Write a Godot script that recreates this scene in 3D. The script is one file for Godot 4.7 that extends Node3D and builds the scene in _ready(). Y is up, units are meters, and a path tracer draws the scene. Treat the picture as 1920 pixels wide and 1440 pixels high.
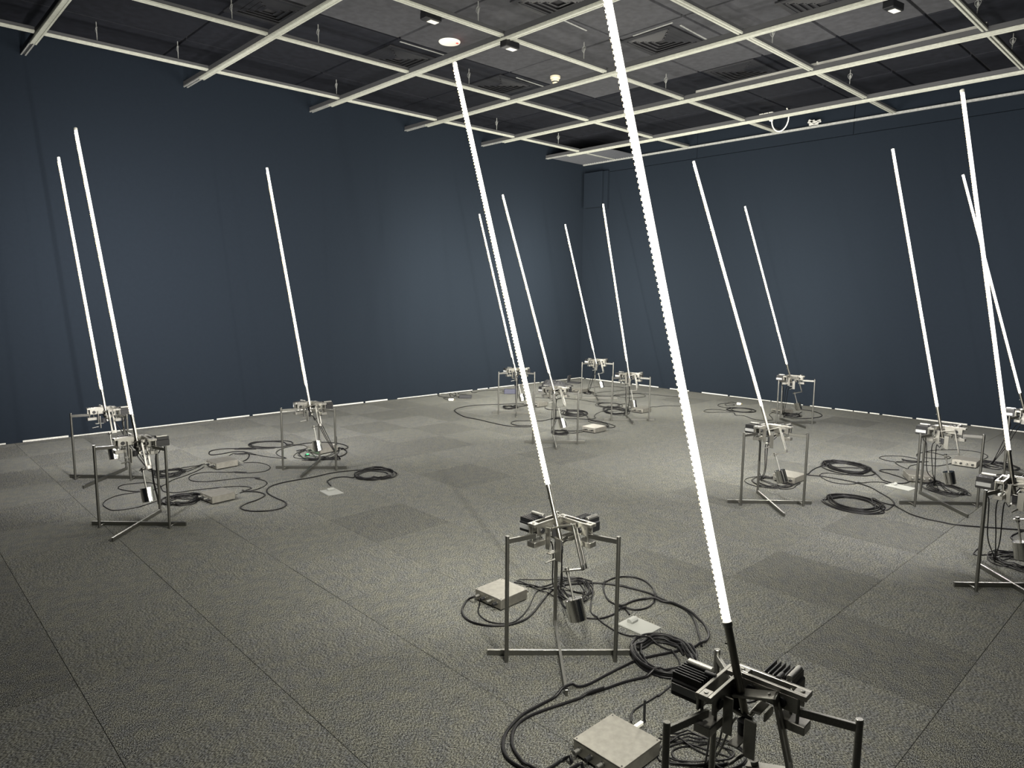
extends Node3D
# A dark exhibition room: fourteen motorised stands, each swinging a two-metre glowing tube, wired across a carpet-tile floor.

const WALL_X := -8.69      # left wall
const WALL_Z := -10.02     # back wall
const FAR_X := 2.6
const FAR_Z := 2.4
const GRID_Y := 3.92       # suspended rail grid
const CEIL_Y := 4.15
const EYE := Vector3(0, 1.58, 0)

class MB:
	var v := PackedVector3Array()
	var n := PackedVector3Array()
	func tri(a: Vector3, b: Vector3, c: Vector3, na: Vector3, nb: Vector3, nc: Vector3) -> void:
		if (a - c).cross(a - b).dot(na + nb + nc) < 0.0:
			v.append_array([a, c, b]); n.append_array([na, nc, nb])
		else:
			v.append_array([a, b, c]); n.append_array([na, nb, nc])
	func quad(a: Vector3, b: Vector3, c: Vector3, d: Vector3, k: Vector3) -> void:
		tri(a, b, c, k, k, k); tri(a, c, d, k, k, k)
	func box(x: Transform3D, s: Vector3, e := 0.001) -> void:      # chamfered box
		var h := s * 0.5
		e = minf(e, minf(h.x, minf(h.y, h.z)) * 0.6)
		var i := h - Vector3(e, e, e)
		for a in 3:
			var p := (a + 1) % 3
			var q := (a + 2) % 3
			for sg in [-1.0, 1.0]:
				var c := []
				for k in [[-1, -1], [1, -1], [1, 1], [-1, 1]]:
					var w := Vector3.ZERO
					w[a] = sg * h[a]; w[p] = k[0] * i[p]; w[q] = k[1] * i[q]
					c.append(x * w)
				var m := Vector3.ZERO
				m[a] = sg
				quad(c[0], c[1], c[2], c[3], (x.basis * m).normalized())
				for sg2 in [-1.0, 1.0]:
					var c2 := []
					for k in [[0, -1], [0, 1], [1, 1], [1, -1]]:
						var w := Vector3.ZERO
						w[a] = sg * (h[a] if k[0] == 0 else i[a]); w[p] = sg2 * (i[p] if k[0] == 0 else h[p]); w[q] = k[1] * i[q]
						c2.append(x * w)
					var m2 := Vector3.ZERO
					m2[a] = sg; m2[p] = sg2
					quad(c2[0], c2[1], c2[2], c2[3], (x.basis * m2).normalized())
		for sx in [-1.0, 1.0]:
			for sy in [-1.0, 1.0]:
				for sz in [-1.0, 1.0]:
					var k := (x.basis * Vector3(sx, sy, sz)).normalized()
					tri(x * Vector3(sx * h.x, sy * i.y, sz * i.z), x * Vector3(sx * i.x, sy * h.y, sz * i.z), x * Vector3(sx * i.x, sy * i.y, sz * h.z), k, k, k)
	func lathe(x: Transform3D, prof: Array, sides := 16) -> void:   # prof: [radius, y] from bottom to top, round local y; creased
		for j in prof.size() - 1:
			var r0: float = prof[j][0]; var y0: float = prof[j][1]
			var r1: float = prof[j + 1][0]; var y1: float = prof[j + 1][1]
			var out := Vector2(y1 - y0, r0 - r1).normalized()
			for k in sides:
				var a := TAU * k / sides
				var b := TAU * (k + 1) / sides
				var da := Vector3(cos(a), 0, sin(a)); var db := Vector3(cos(b), 0, sin(b))
				var na := (x.basis * (da * out.x + Vector3(0, out.y, 0))).normalized()
				var nb := (x.basis * (db * out.x + Vector3(0, out.y, 0))).normalized()
				var p0 := x * (da * r0 + Vector3(0, y0, 0)); var p1 := x * (db * r0 + Vector3(0, y0, 0))
				var q0 := x * (da * r1 + Vector3(0, y1, 0)); var q1 := x * (db * r1 + Vector3(0, y1, 0))
				if r0 > 1e-6: tri(p0, p1, q1, na, nb, nb)
				if r1 > 1e-6: tri(p0, q1, q0, na, nb, na)
	func rod(x: Transform3D, r: float, y0: float, y1: float, sides := 16, e := 0.001) -> void:
		lathe(x, [[0.0, y0], [r - e, y0], [r, y0 + e], [r, y1 - e], [r - e, y1], [0.0, y1]], sides)
	func sweep(p: PackedVector3Array, r: float, sides := 7) -> void:
		var t := (p[1] - p[0]).normalized()
		var up := Vector3.UP if absf(t.y) < 0.9 else Vector3.RIGHT
		var a := t.cross(up).normalized()
		var ring := []
		var last := p.size() - 1
		for j in p.size():
			var t2 := (p[mini(j + 1, last)] - p[maxi(j - 1, 0)]).normalized()
			a = (a - t2 * a.dot(t2)).normalized()
			var b := t2.cross(a)
			var now := []
			for k in sides:
				var d := a * cos(TAU * k / sides) + b * sin(TAU * k / sides)
				now.append([p[j] + d * r, d])
			if j:
				for k in sides:
					var l := (k + 1) % sides
					tri(ring[k][0], ring[l][0], now[l][0], ring[k][1], ring[l][1], now[l][1])
					tri(ring[k][0], now[l][0], now[k][0], ring[k][1], now[l][1], now[k][1])
			else:
				for k in sides: tri(p[0], now[k][0], now[(k + 1) % sides][0], -t2, -t2, -t2)
			if j == last:
				for k in sides: tri(p[j], now[k][0], now[(k + 1) % sides][0], t2, t2, t2)
			ring = now
	func mesh() -> ArrayMesh:
		var arr := []
		arr.resize(Mesh.ARRAY_MAX)
		arr[Mesh.ARRAY_VERTEX] = v; arr[Mesh.ARRAY_NORMAL] = n
		var m := ArrayMesh.new()
		m.add_surface_from_arrays(Mesh.PRIMITIVE_TRIANGLES, arr)
		return m

var M := {}          # materials
var S := {}          # shared meshes
var rng := RandomNumberGenerator.new()
var taken := {}
var tops := {}       # height of what already lies on the floor, by cell: cables lie over one another

func numbered(called: String) -> String:
	var k: int = taken.get(called, 0)
	taken[called] = k + 1
	return called if k == 0 else "%s_%03d" % [called, k]

func tag(o: Node, label: String, category: String, group := "", kind := "") -> Node:
	if label: o.set_meta("label", label)
	if category: o.set_meta("category", category)
	if group: o.set_meta("group", group)
	if kind: o.set_meta("kind", kind)
	return o

func base(called: String, where := Vector3.ZERO, turn := 0.0) -> Node3D:
	var o := Node3D.new()
	o.name = numbered(called)
	add_child(o)
	o.position = where; o.rotation.y = turn
	return o

func part(called: String, mesh: Mesh, m: Material, parent: Node, x := Transform3D()) -> MeshInstance3D:
	var o := MeshInstance3D.new()
	o.name = numbered(called) if parent == self else called
	o.mesh = mesh; o.material_override = m; o.transform = x
	o.cast_shadow = GeometryInstance3D.SHADOW_CASTING_SETTING_ON
	parent.add_child(o, true)
	return o

func at(x: float, y: float, z: float, turn := 0.0) -> Transform3D:
	return Transform3D(Basis(Vector3.UP, turn), Vector3(x, y, z))

func along(a: Vector3, b: Vector3) -> Transform3D:     # local x runs from a to b, centred, z level
	var d := (b - a).normalized()
	var z := d.cross(Vector3.UP).normalized()
	return Transform3D(Basis(d, z.cross(d), z), (a + b) * 0.5)

func onto(a: Vector3, b: Vector3) -> Transform3D:      # local y runs from a to b, origin at a
	var d := (b - a).normalized()
	var x := d.cross(Vector3(0.31, 0.2, 0.93)).normalized()
	return Transform3D(Basis(x, d, x.cross(d)), a)

func boxmesh(s: Vector3, e := 0.001) -> ArrayMesh:
	var key := "box%s%s" % [s, e]
	if not S.has(key):
		var m := MB.new(); m.box(Transform3D(), s, e); S[key] = m.mesh()
	return S[key]

func rodmesh(r: float, h: float, sides := 16, e := 0.001) -> ArrayMesh:     # from y 0 to h
	var key := "rod%s %s %s %s" % [r, h, sides, e]
	if not S.has(key):
		var m := MB.new(); m.rod(Transform3D(), r, 0, h, sides, e); S[key] = m.mesh()
	return S[key]

func srgb(r: float, g: float, b: float) -> Color: return Color(r / 255.0, g / 255.0, b / 255.0)

func plain(c: Color, rough: float, metal := 0.0, spec := 0.5) -> StandardMaterial3D:
	var m := StandardMaterial3D.new()
	m.albedo_color = c; m.roughness = rough; m.metallic = metal; m.metallic_specular = spec
	return m

func noisy(m: StandardMaterial3D, lo: float, hi: float, freq: float, scale: float, seed_: int, world := false, bump := 0.0) -> StandardMaterial3D:
	var n := FastNoiseLite.new()
	n.seed = seed_; n.frequency = freq; n.fractal_octaves = 4
	var g := Gradient.new()
	g.set_color(0, Color(lo, lo, lo)); g.set_color(1, Color(hi, hi, hi))
	var t := NoiseTexture2D.new()
	t.width = 512; t.height = 512; t.seamless = true; t.noise = n; t.color_ramp = g
	m.albedo_texture = t
	m.uv1_triplanar = true; m.uv1_world_triplanar = world
	m.uv1_scale = Vector3.ONE * scale
	if bump > 0.0:
		var t2 := NoiseTexture2D.new()
		t2.width = 512; t2.height = 512; t2.seamless = true; t2.noise = n
		m.heightmap_enabled = true; m.heightmap_texture = t2; m.heightmap_scale = bump
	return m

func carpet_image(turned: bool, seed_: int) -> Array:
	# short streaky tufts in grey, olive and slate over soft patches of the two yarns
	var w := 1024
	var r := RandomNumberGenerator.new(); r.seed = seed_
	var big := FastNoiseLite.new(); big.seed = seed_; big.frequency = 0.012; big.fractal_octaves = 3
	var tuft := FastNoiseLite.new(); tuft.seed = seed_ + 7; tuft.frequency = 0.19; tuft.fractal_octaves = 2
	var hue := FastNoiseLite.new(); hue.seed = seed_ + 3; hue.frequency = 0.09
	var bi := big.get_seamless_image(w, w)
	var hi := hue.get_seamless_image(w, w)
	var ti := tuft.get_seamless_image(w, w)
	var col := PackedByteArray(); col.resize(w * w * 3)
	var hgt := PackedByteArray(); hgt.resize(w * w)
	var bd := bi.get_data(); var hd := hi.get_data(); var td := ti.get_data()
	var bs := bd.size() / (w * w); var hs := hd.size() / (w * w); var ts := td.size() / (w * w)
	for y in w:
		for x in w:
			# streaks: sample the tuft noise squeezed along one axis
			var sx := (x * 2) % w if not turned else (x / 2)
			var sy := (y / 2) if not turned else (y * 2) % w
			var t: float = td[(sy * w + sx) * ts] / 255.0
			var b: float = bd[(y * w + x) * bs] / 255.0
			var h: float = hd[(y * w + x) * hs] / 255.0
			var v := clampf(0.62 + (t - 0.5) * 1.5 + (b - 0.5) * 0.08 + r.randf_range(-0.2, 0.2), 0.08, 1.0)
			var o := clampf((h - 0.5) * 1.0 + (b - 0.5) * 0.8 + 0.62 + r.randf_range(-0.25, 0.25), 0.0, 1.0)   # olive share
			var k := (y * w + x) * 3
			col[k] = int(v * lerpf(178, 186, o)); col[k + 1] = int(v * lerpf(182, 186, o)); col[k + 2] = int(v * lerpf(188, 172, o))
			hgt[y * w + x] = int(v * 255)
	return [ImageTexture.create_from_image(Image.create_from_data(w, w, false, Image.FORMAT_RGB8, col)), ImageTexture.create_from_image(Image.create_from_data(w, w, false, Image.FORMAT_L8, hgt))]

func make_materials() -> void:
	for k in 2:
		var im := carpet_image(k == 1, 11 + k)
		for tone in 3:
			var m := plain([Color(0.75, 0.75, 0.75), Color(0.735, 0.735, 0.73), Color(0.69, 0.69, 0.69)][tone], 1.0, 0.0, 0.15)
			m.albedo_texture = im[0]
			m.heightmap_enabled = true; m.heightmap_texture = im[1]; m.heightmap_scale = 0.25
			m.uv1_triplanar = true; m.uv1_world_triplanar = true
			m.uv1_scale = Vector3.ONE / 1.15
			m.uv1_offset = Vector3(0.37 * tone, 0, 0.61 * tone)
			M["carpet%d" % (k * 3 + tone)] = m
	M.subfloor = plain(srgb(40, 40, 38), 1.0)
	M.wall = noisy(plain(srgb(22, 28, 35), 0.9, 0.0, 0.2), 0.95, 1.0, 0.05, 0.8, 3, true, 0.01)
	M.wall_strip = noisy(plain(srgb(190, 190, 184), 0.7), 0.72, 1.0, 0.06, 2.0, 9, true)
	M.ceiling_panel = noisy(plain(srgb(64, 65, 68), 0.8, 0.0, 0.35), 0.82, 1.0, 0.03, 0.6, 21, true)
	M.ceiling_black = noisy(plain(srgb(26, 28, 34), 0.75, 0.0, 0.3), 0.75, 1.0, 0.03, 0.6, 22, true)
	M.ceiling_void = plain(srgb(20, 20, 23), 0.9)
	M.rail = noisy(plain(srgb(170, 172, 160), 0.5), 0.86, 1.0, 0.04, 1.2, 31, true)
	M.rail_grey = noisy(plain(srgb(150, 152, 148), 0.5), 0.75, 1.0, 0.04, 1.2, 32, true)
	M.rail_dark = plain(srgb(58, 59, 60), 0.6)
	M.sheet_grey = plain(srgb(72, 74, 78), 0.6)
	M.duct = noisy(plain(srgb(33, 34, 38), 0.5), 0.7, 1.0, 0.05, 3.0, 33, true)
	M.white = plain(srgb(225, 225, 215), 0.5)
	M.cream = plain(srgb(214, 206, 180), 0.5)
	M.steel = noisy(plain(srgb(140, 140, 135), 0.34, 1.0), 0.85, 1.0, 0.05, 6.0, 41)
	M.steel_dull = noisy(plain(srgb(150, 150, 145), 0.5, 1.0), 0.8, 1.0, 0.05, 6.0, 42)
	M.alu = noisy(plain(srgb(172, 171, 165), 0.36, 1.0), 0.9, 1.0, 0.05, 8.0, 43)
	M.polished = plain(srgb(200, 199, 194), 0.14, 1.0)
	M.sheet = noisy(plain(srgb(165, 163, 155), 0.5, 1.0), 0.9, 1.0, 0.018, 3.0, 44)
	M.sleeve = plain(srgb(150, 148, 140), 0.3, 1.0)
	M.black = plain(srgb(17, 18, 20), 0.42)
	M.black_matte = plain(srgb(30, 31, 34), 0.75)
	M.navy = plain(srgb(40, 42, 58), 0.6)
	M.rubber = plain(srgb(11, 11, 13), 0.42, 0.0, 0.35)
	M.label_grey = plain(srgb(150, 152, 152), 0.5)
	M.plate = plain(srgb(122, 124, 120), 0.45)
	M.plate_pale = plain(srgb(135, 137, 132), 0.45)
	M.plastic_clear = plain(srgb(235, 235, 228), 0.25)
	M.diode = plain(srgb(176, 150, 96), 0.5)
	M.brass = plain(srgb(196, 176, 110), 0.35, 1.0)
	M.yellow = plain(srgb(222, 206, 96), 0.5)
	M.red_lamp = plain(srgb(240, 70, 60), 0.4)
	M.red_lamp.emission_enabled = true; M.red_lamp.emission = srgb(255, 40, 30); M.red_lamp.emission_energy_multiplier = 0.8
	M.green_lamp = plain(srgb(40, 200, 110), 0.4)
	M.green_lamp.emission_enabled = true; M.green_lamp.emission = srgb(30, 220, 110); M.green_lamp.emission_energy_multiplier = 0.7
	for k in TUBE_TONES.size():
		var g := plain(srgb(250, 250, 246), 0.3)
		g.emission_enabled = true; g.emission = TUBE_TONES[k]; g.emission_energy_multiplier = TUBE_GLOW
		M["tube%d" % k] = g

# ------------------------------------------------------------------ camera, light
const TUBE_TONES := [Color(1.0, 0.98, 0.93), Color(1.0, 0.98, 0.96)]
const TUBE_GLOW := 3.0
const TUBE_POWER := 5.8

func _ready() -> void:
	var cam := Camera3D.new()
	cam.name = "camera"
	cam.fov = 57.6505
	cam.near = 0.05; cam.far = 60.0
	cam.transform = Transform3D(Basis(Vector3.UP, 0.81167) * Basis(Vector3.RIGHT, -0.12854) * Basis(Vector3.BACK, 0.00836), EYE)
	add_child(cam)
	cam.current = true
	var e := Environment.new()
	e.background_mode = Environment.BG_COLOR
	e.background_color = Color.BLACK
	e.tonemap_mode = Environment.TONE_MAPPER_LINEAR
	e.tonemap_exposure = 1.0
	e.sdfgi_enabled = true; e.ssao_enabled = true; e.ssil_enabled = true
	var we := WorldEnvironment.new()
	we.name = "environment"
	we.environment = e
	add_child(we)

	rng.seed = 77
	make_materials()
	build_floor(cam.transform)
	build_walls()
	build_ceiling()
	build_rigs()
	build_boxes()
	build_small_things()
	build_cables()
	build_ceiling_things()

# ------------------------------------------------------------------ setting
func build_floor(view: Transform3D) -> void:
	var slab := MB.new()
	slab.box(at((WALL_X + FAR_X) / 2, -0.06, (WALL_Z + FAR_Z) / 2), Vector3(FAR_X - WALL_X + 0.3, 0.1, FAR_Z - WALL_Z + 0.3))
	var fl := part("floor", slab.mesh(), M.subfloor, self)
	fl.set_meta("kind", "structure")
	var sx := 0.603; var sz := 0.5935
	var spots := []
	for i in range(-14, 6):
		for j in range(-17, 7):
			var x0 := maxf(-0.680 + sx * i, WALL_X); var x1 := minf(-0.680 + sx * (i + 1), FAR_X)
			var z0 := maxf(-0.548 + sz * j, WALL_Z); var z1 := minf(-0.548 + sz * (j + 1), FAR_Z)
			if x1 - x0 < 0.02 or z1 - z0 < 0.02: continue
			var c := Vector3((x0 + x1) / 2, 0, (z0 + z1) / 2)
			var q := view.affine_inverse() * c
			var seen := q.z < -0.3 and absf(q.x) < 0.80 * -q.z + 0.5 and absf(q.y) < 0.62 * -q.z + 0.5
			var dark := (hash(Vector2i(i, j)) % 7) == 0
			if i <= -9 and (i + j) % 2 == 0 and j > -12: dark = true     # tiles laid crosswise near the left wall
			if i == -1 and j == -5: dark = true
			spots.append({"c": c, "s": Vector3(x1 - x0 - 0.0014, 0.01, z1 - z0 - 0.0014), "d": c.length() + (0.0 if seen else 100.0), "k": (i * 7 + j * 13) & 1, "tone": 2 if dark else (hash(Vector2i(j, i + 40)) % 2)})
	spots.sort_custom(func(a, b): return a.d < b.d)
	var rest := MB.new()
	var n := 0
	for p in spots:
		var lift: float = rng.randf_range(-0.0012, 0.0)
		if n < 300 and p.d < 90.0:
			part("carpet_tile", boxmesh(p.s, 0.0015), M["carpet%d" % (p.k * 3 + p.tone)], fl, at(p.c.x, -0.005 + lift, p.c.z))
			n += 1
		else:
			rest.box(at(p.c.x, -0.0056, p.c.z), p.s, 0.0015)
	tag(part("carpet_tiles", rest.mesh(), M.carpet0, fl), "", "", "", "stuff")

func build_walls() -> void:
	var w := MB.new()
	w.box(at(WALL_X - 0.075, 2.1, (WALL_Z + FAR_Z) / 2), Vector3(0.15, 4.4, FAR_Z - WALL_Z + 0.3), 0.002)
	part("wall_left", w.mesh(), M.wall, self).set_meta("kind", "structure")
	# back wall: boarded to 3.74 m, a fascia with upright joints above it
	var back := part("wall_back", boxmesh(Vector3(FAR_X - WALL_X + 0.3, 4.4, 0.1), 0.002), M.wall, self, at((WALL_X + FAR_X) / 2, 2.1, WALL_Z - 0.07))
	back.set_meta("kind", "structure")
	var o := back.position
	var low := boxmesh(Vector3(FAR_X - WALL_X, 3.741, 0.02), 0.003)
	part("lower_panel", low, M.wall, back, Transform3D(Basis(), Vector3((WALL_X + FAR_X) / 2, 3.741 / 2, WALL_Z - 0.01) - o))
	var cuts := [WALL_X, -6.33, -3.93, -1.53, FAR_X]
	for k in 4:
		part("fascia_panel", boxmesh(Vector3(cuts[k + 1] - cuts[k] - 0.006, 0.4, 0.02), 0.003), M.wall, back, Transform3D(Basis(), Vector3((cuts[k] + cuts[k + 1]) / 2, 3.749 + 0.2, WALL_Z - 0.01) - o))
	var r := MB.new()
	r.box(at(FAR_X + 0.075, 2.1, (WALL_Z + FAR_Z) / 2), Vector3(0.15, 4.4, FAR_Z - WALL_Z + 0.3), 0.002)
	part("wall_right", r.mesh(), M.wall, self).set_meta("kind", "structure")
	var f := MB.new()
	f.box(at((WALL_X + FAR_X) / 2, 2.1, FAR_Z + 0.075), Vector3(FAR_X - WALL_X + 0.3, 4.4, 0.15), 0.002)
	part("wall_front", f.mesh(), M.wall, self).set_meta("kind", "structure")
	# the ragged white strip left bare along the foot of both walls
	for side in 2:
		var b := base("baseboard_left" if side == 0 else "baseboard_back")
		b.set_meta("kind", "structure")
		var t := WALL_Z if side == 0 else WALL_X
		var end := FAR_Z if side == 0 else FAR_X
		while t < end - 0.05:
			var long := rng.randf_range(0.12, 1.1) if side == 0 else rng.randf_range(0.1, 0.7)
			long = minf(long, end - t)
			var tall := rng.randf_range(0.011, 0.02)
			var s := Vector3(0.006, tall, long) if side == 0 else Vector3(long, tall, 0.006)
			var c := Vector3(WALL_X + 0.003, tall / 2, t + long / 2) if side == 0 else Vector3(t + long / 2, tall / 2, WALL_Z + 0.003)
			part("strip", boxmesh(s, 0.002), M.wall_strip, b, Transform3D(Basis(), c))
			t += long + (rng.randf_range(0.01, 0.05) if rng.randf() < 0.75 else rng.randf_range(0.1, 0.3))
	# boxed-in riser high up in the corner
	var d := MB.new()
	d.box(at(WALL_X + 0.30, 3.45, WALL_Z + 0.05), Vector3(0.42, 0.62, 0.1), 0.004)
	d.box(at(WALL_X + 0.56, 3.43, WALL_Z + 0.03), Vector3(0.09, 0.66, 0.06), 0.004)
	part("trim_2", d.mesh(), M.wall, self).set_meta("kind", "structure")

func build_ceiling() -> void:
	var slab := MB.new()
	slab.box(at((WALL_X + FAR_X) / 2, CEIL_Y + 0.08, (WALL_Z + FAR_Z) / 2), Vector3(FAR_X - WALL_X + 0.3, 0.1, FAR_Z - WALL_Z + 0.3))
	var ce := part("ceiling", slab.mesh(), M.ceiling_void, self)
	ce.set_meta("kind", "structure")
	for i in range(-4, 13):
		for j in range(-5, 5):
			var x0 := maxf(-6.27 + 0.787 * i, WALL_X); var x1 := minf(-6.27 + 0.787 * (i + 1), FAR_X)
			var z0 := maxf(-4.31 + 1.555 * j, WALL_Z); var z1 := minf(-4.31 + 1.555 * (j + 1), FAR_Z)
			if x1 - x0 < 0.05 or z1 - z0 < 0.05: continue
			part("panel", boxmesh(Vector3(x1 - x0 - 0.03, 0.03, z1 - z0 - 0.03), 0.003), M.ceiling_black if x1 < -6.2 or z1 < -7.3 or z0 > -2.8 else M.ceiling_panel, ce, at((x0 + x1) / 2, CEIL_Y + 0.015 + rng.randf_range(0, 0.006), (z0 + z1) / 2))
	for p in EDGE_STRIPS:
		part("edge_strip", boxmesh(Vector3(Vector3(p[0], 0, p[1]).distance_to(Vector3(p[2], 0, p[3])), 0.006, 0.018), 0.001), M.rail_grey, ce, along(Vector3(p[0], CEIL_Y - 0.002, p[1]), Vector3(p[2], CEIL_Y - 0.002, p[3])))
	# the open grid of painted rails slung below
	var g := base("trim_1")
	g.set_meta("kind", "structure")
	for k in CROSS_Z.size():
		var z: float = CROSS_Z[k]
		var x0 := -8.19
		var m := MB.new()
		m.box(at((x0 + FAR_X) / 2, GRID_Y - 0.031 + 0.012, z), Vector3(FAR_X - x0, 0.024, 0.058), 0.003)
		m.box(at((x0 + FAR_X) / 2, GRID_Y - 0.031 - 0.002, z + 0.02), Vector3(FAR_X - x0, 0.006, 0.016), 0.001)
		m.box(at((x0 + FAR_X) / 2, GRID_Y - 0.031 - 0.002, z - 0.02), Vector3(FAR_X - x0, 0.006, 0.016), 0.001)
		var rail := part("cross_rail", m.mesh(), M.rail, g)
		var up := MB.new()
		up.box(at((WALL_X + FAR_X) / 2, GRID_Y + 0.018, z), Vector3(FAR_X - WALL_X, 0.05, 0.046), 0.002)
		part("channel", up.mesh(), M.rail_dark, rail)
		for s in [-1, 1]:
			part("end_lip", boxmesh(Vector3(0.52, 0.014, 0.014), 0.001), M.rail_grey, rail, at(WALL_X + 0.26, GRID_Y - 0.012, z + 0.018 * s))
	for x in MAIN_X:
		var m := MB.new()
		for s in [-1.0, 1.0]:
			m.box(at(x + s * 0.0165, GRID_Y + 0.012, (WALL_Z + FAR_Z) / 2), Vector3(0.019, 0.02, FAR_Z - WALL_Z), 0.002)
		var rail := part("main_rail", m.mesh(), M.rail, g)
		var up := MB.new()
		up.box(at(x, GRID_Y + 0.035, (WALL_Z + FAR_Z) / 2), Vector3(0.044, 0.034, FAR_Z - WALL_Z), 0.002)
		part("channel", up.mesh(), M.rail_dark, rail)
	part("wall_rail", boxmesh(Vector3(FAR_X - WALL_X, 0.03, 0.035), 0.003), M.rail_grey, g, at((WALL_X + FAR_X) / 2, GRID_Y + 0.005, WALL_Z + 0.0185))
	for h in HANGERS:
		var hang := part("hanger_rod", rodmesh(0.004, CEIL_Y - GRID_Y - 0.05, 8), M.rail_grey, g, at(h[0], GRID_Y + 0.05, h[1]))
		var clip := MB.new()
		for s in [-1.0, 1.0]:
			clip.sweep(PackedVector3Array([Vector3(0, 0.07, 0), Vector3(0.02 * s, 0.1, 0.006), Vector3(0.024 * s, 0.125, 0), Vector3(0.004 * s, 0.14, 0)]), 0.0028, 5)
		clip.box(at(0, 0.105, 0), Vector3(0.02, 0.03, 0.004), 0.0008)
		part("spring_clip", clip.mesh(), M.rail_grey, hang)

# ------------------------------------------------------------------ the light stands
var stands := []

func build_rigs() -> void:
	for r in RIGS: rig(r)

func frame_mesh() -> ArrayMesh:      # a windowed channel, long axis x, top at y 0
	var m := MB.new()
	for s in [-1.0, 1.0]:
		m.box(at(0, -0.007, s * 0.0165), Vector3(0.19, 0.014, 0.009), 0.001)
		m.box(at(s * 0.0775, -0.007, 0), Vector3(0.035, 0.014, 0.024), 0.001)
	m.box(at(0.0, -0.034, 0.018), Vector3(0.15, 0.042, 0.006), 0.001)
	m.box(at(-0.005, -0.032, -0.018), Vector3(0.165, 0.036, 0.006), 0.001)
	return m.mesh()

func fin_mesh() -> ArrayMesh:
	var m := MB.new()
	for k in 7: m.box(at(-0.036 + 0.012 * k, 0.0, 0.004), Vector3(0.0045, 0.02, 0.082), 0.0008)
	return m.mesh()

func motor(t: Node3D, x: Transform3D) -> void:    # x: local z points away from the frame, y up, centred
	var b := part("motor", boxmesh(Vector3(0.086, 0.046, 0.095), 0.004), M.black, t, x * at(0, -0.014, 0))
	if not S.has("fin"): S.fin = fin_mesh()
	part("cooling_fins", S.fin, M.black, b, at(0, 0.031, 0))
	part("label_plate", boxmesh(Vector3(0.074, 0.024, 0.002), 0.0004), M.label_grey, b, at(0, 0.002, 0.048))
	part("label_plate", boxmesh(Vector3(0.002, 0.022, 0.07), 0.0004), M.label_grey, b, at(0.0435, 0.002, 0.008))
	part("plug", rodmesh(0.009, 0.07, 12), M.steel_dull, b, Transform3D(Basis(Vector3(1, 0, 0), PI / 2), Vector3(-0.03, 0.045, -0.035)))
	part("plug_collar", rodmesh(0.007, 0.03, 10), M.black, b, Transform3D(Basis(Vector3(1, 0, 0), PI / 2), Vector3(-0.008, 0.045, -0.055)))

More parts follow.
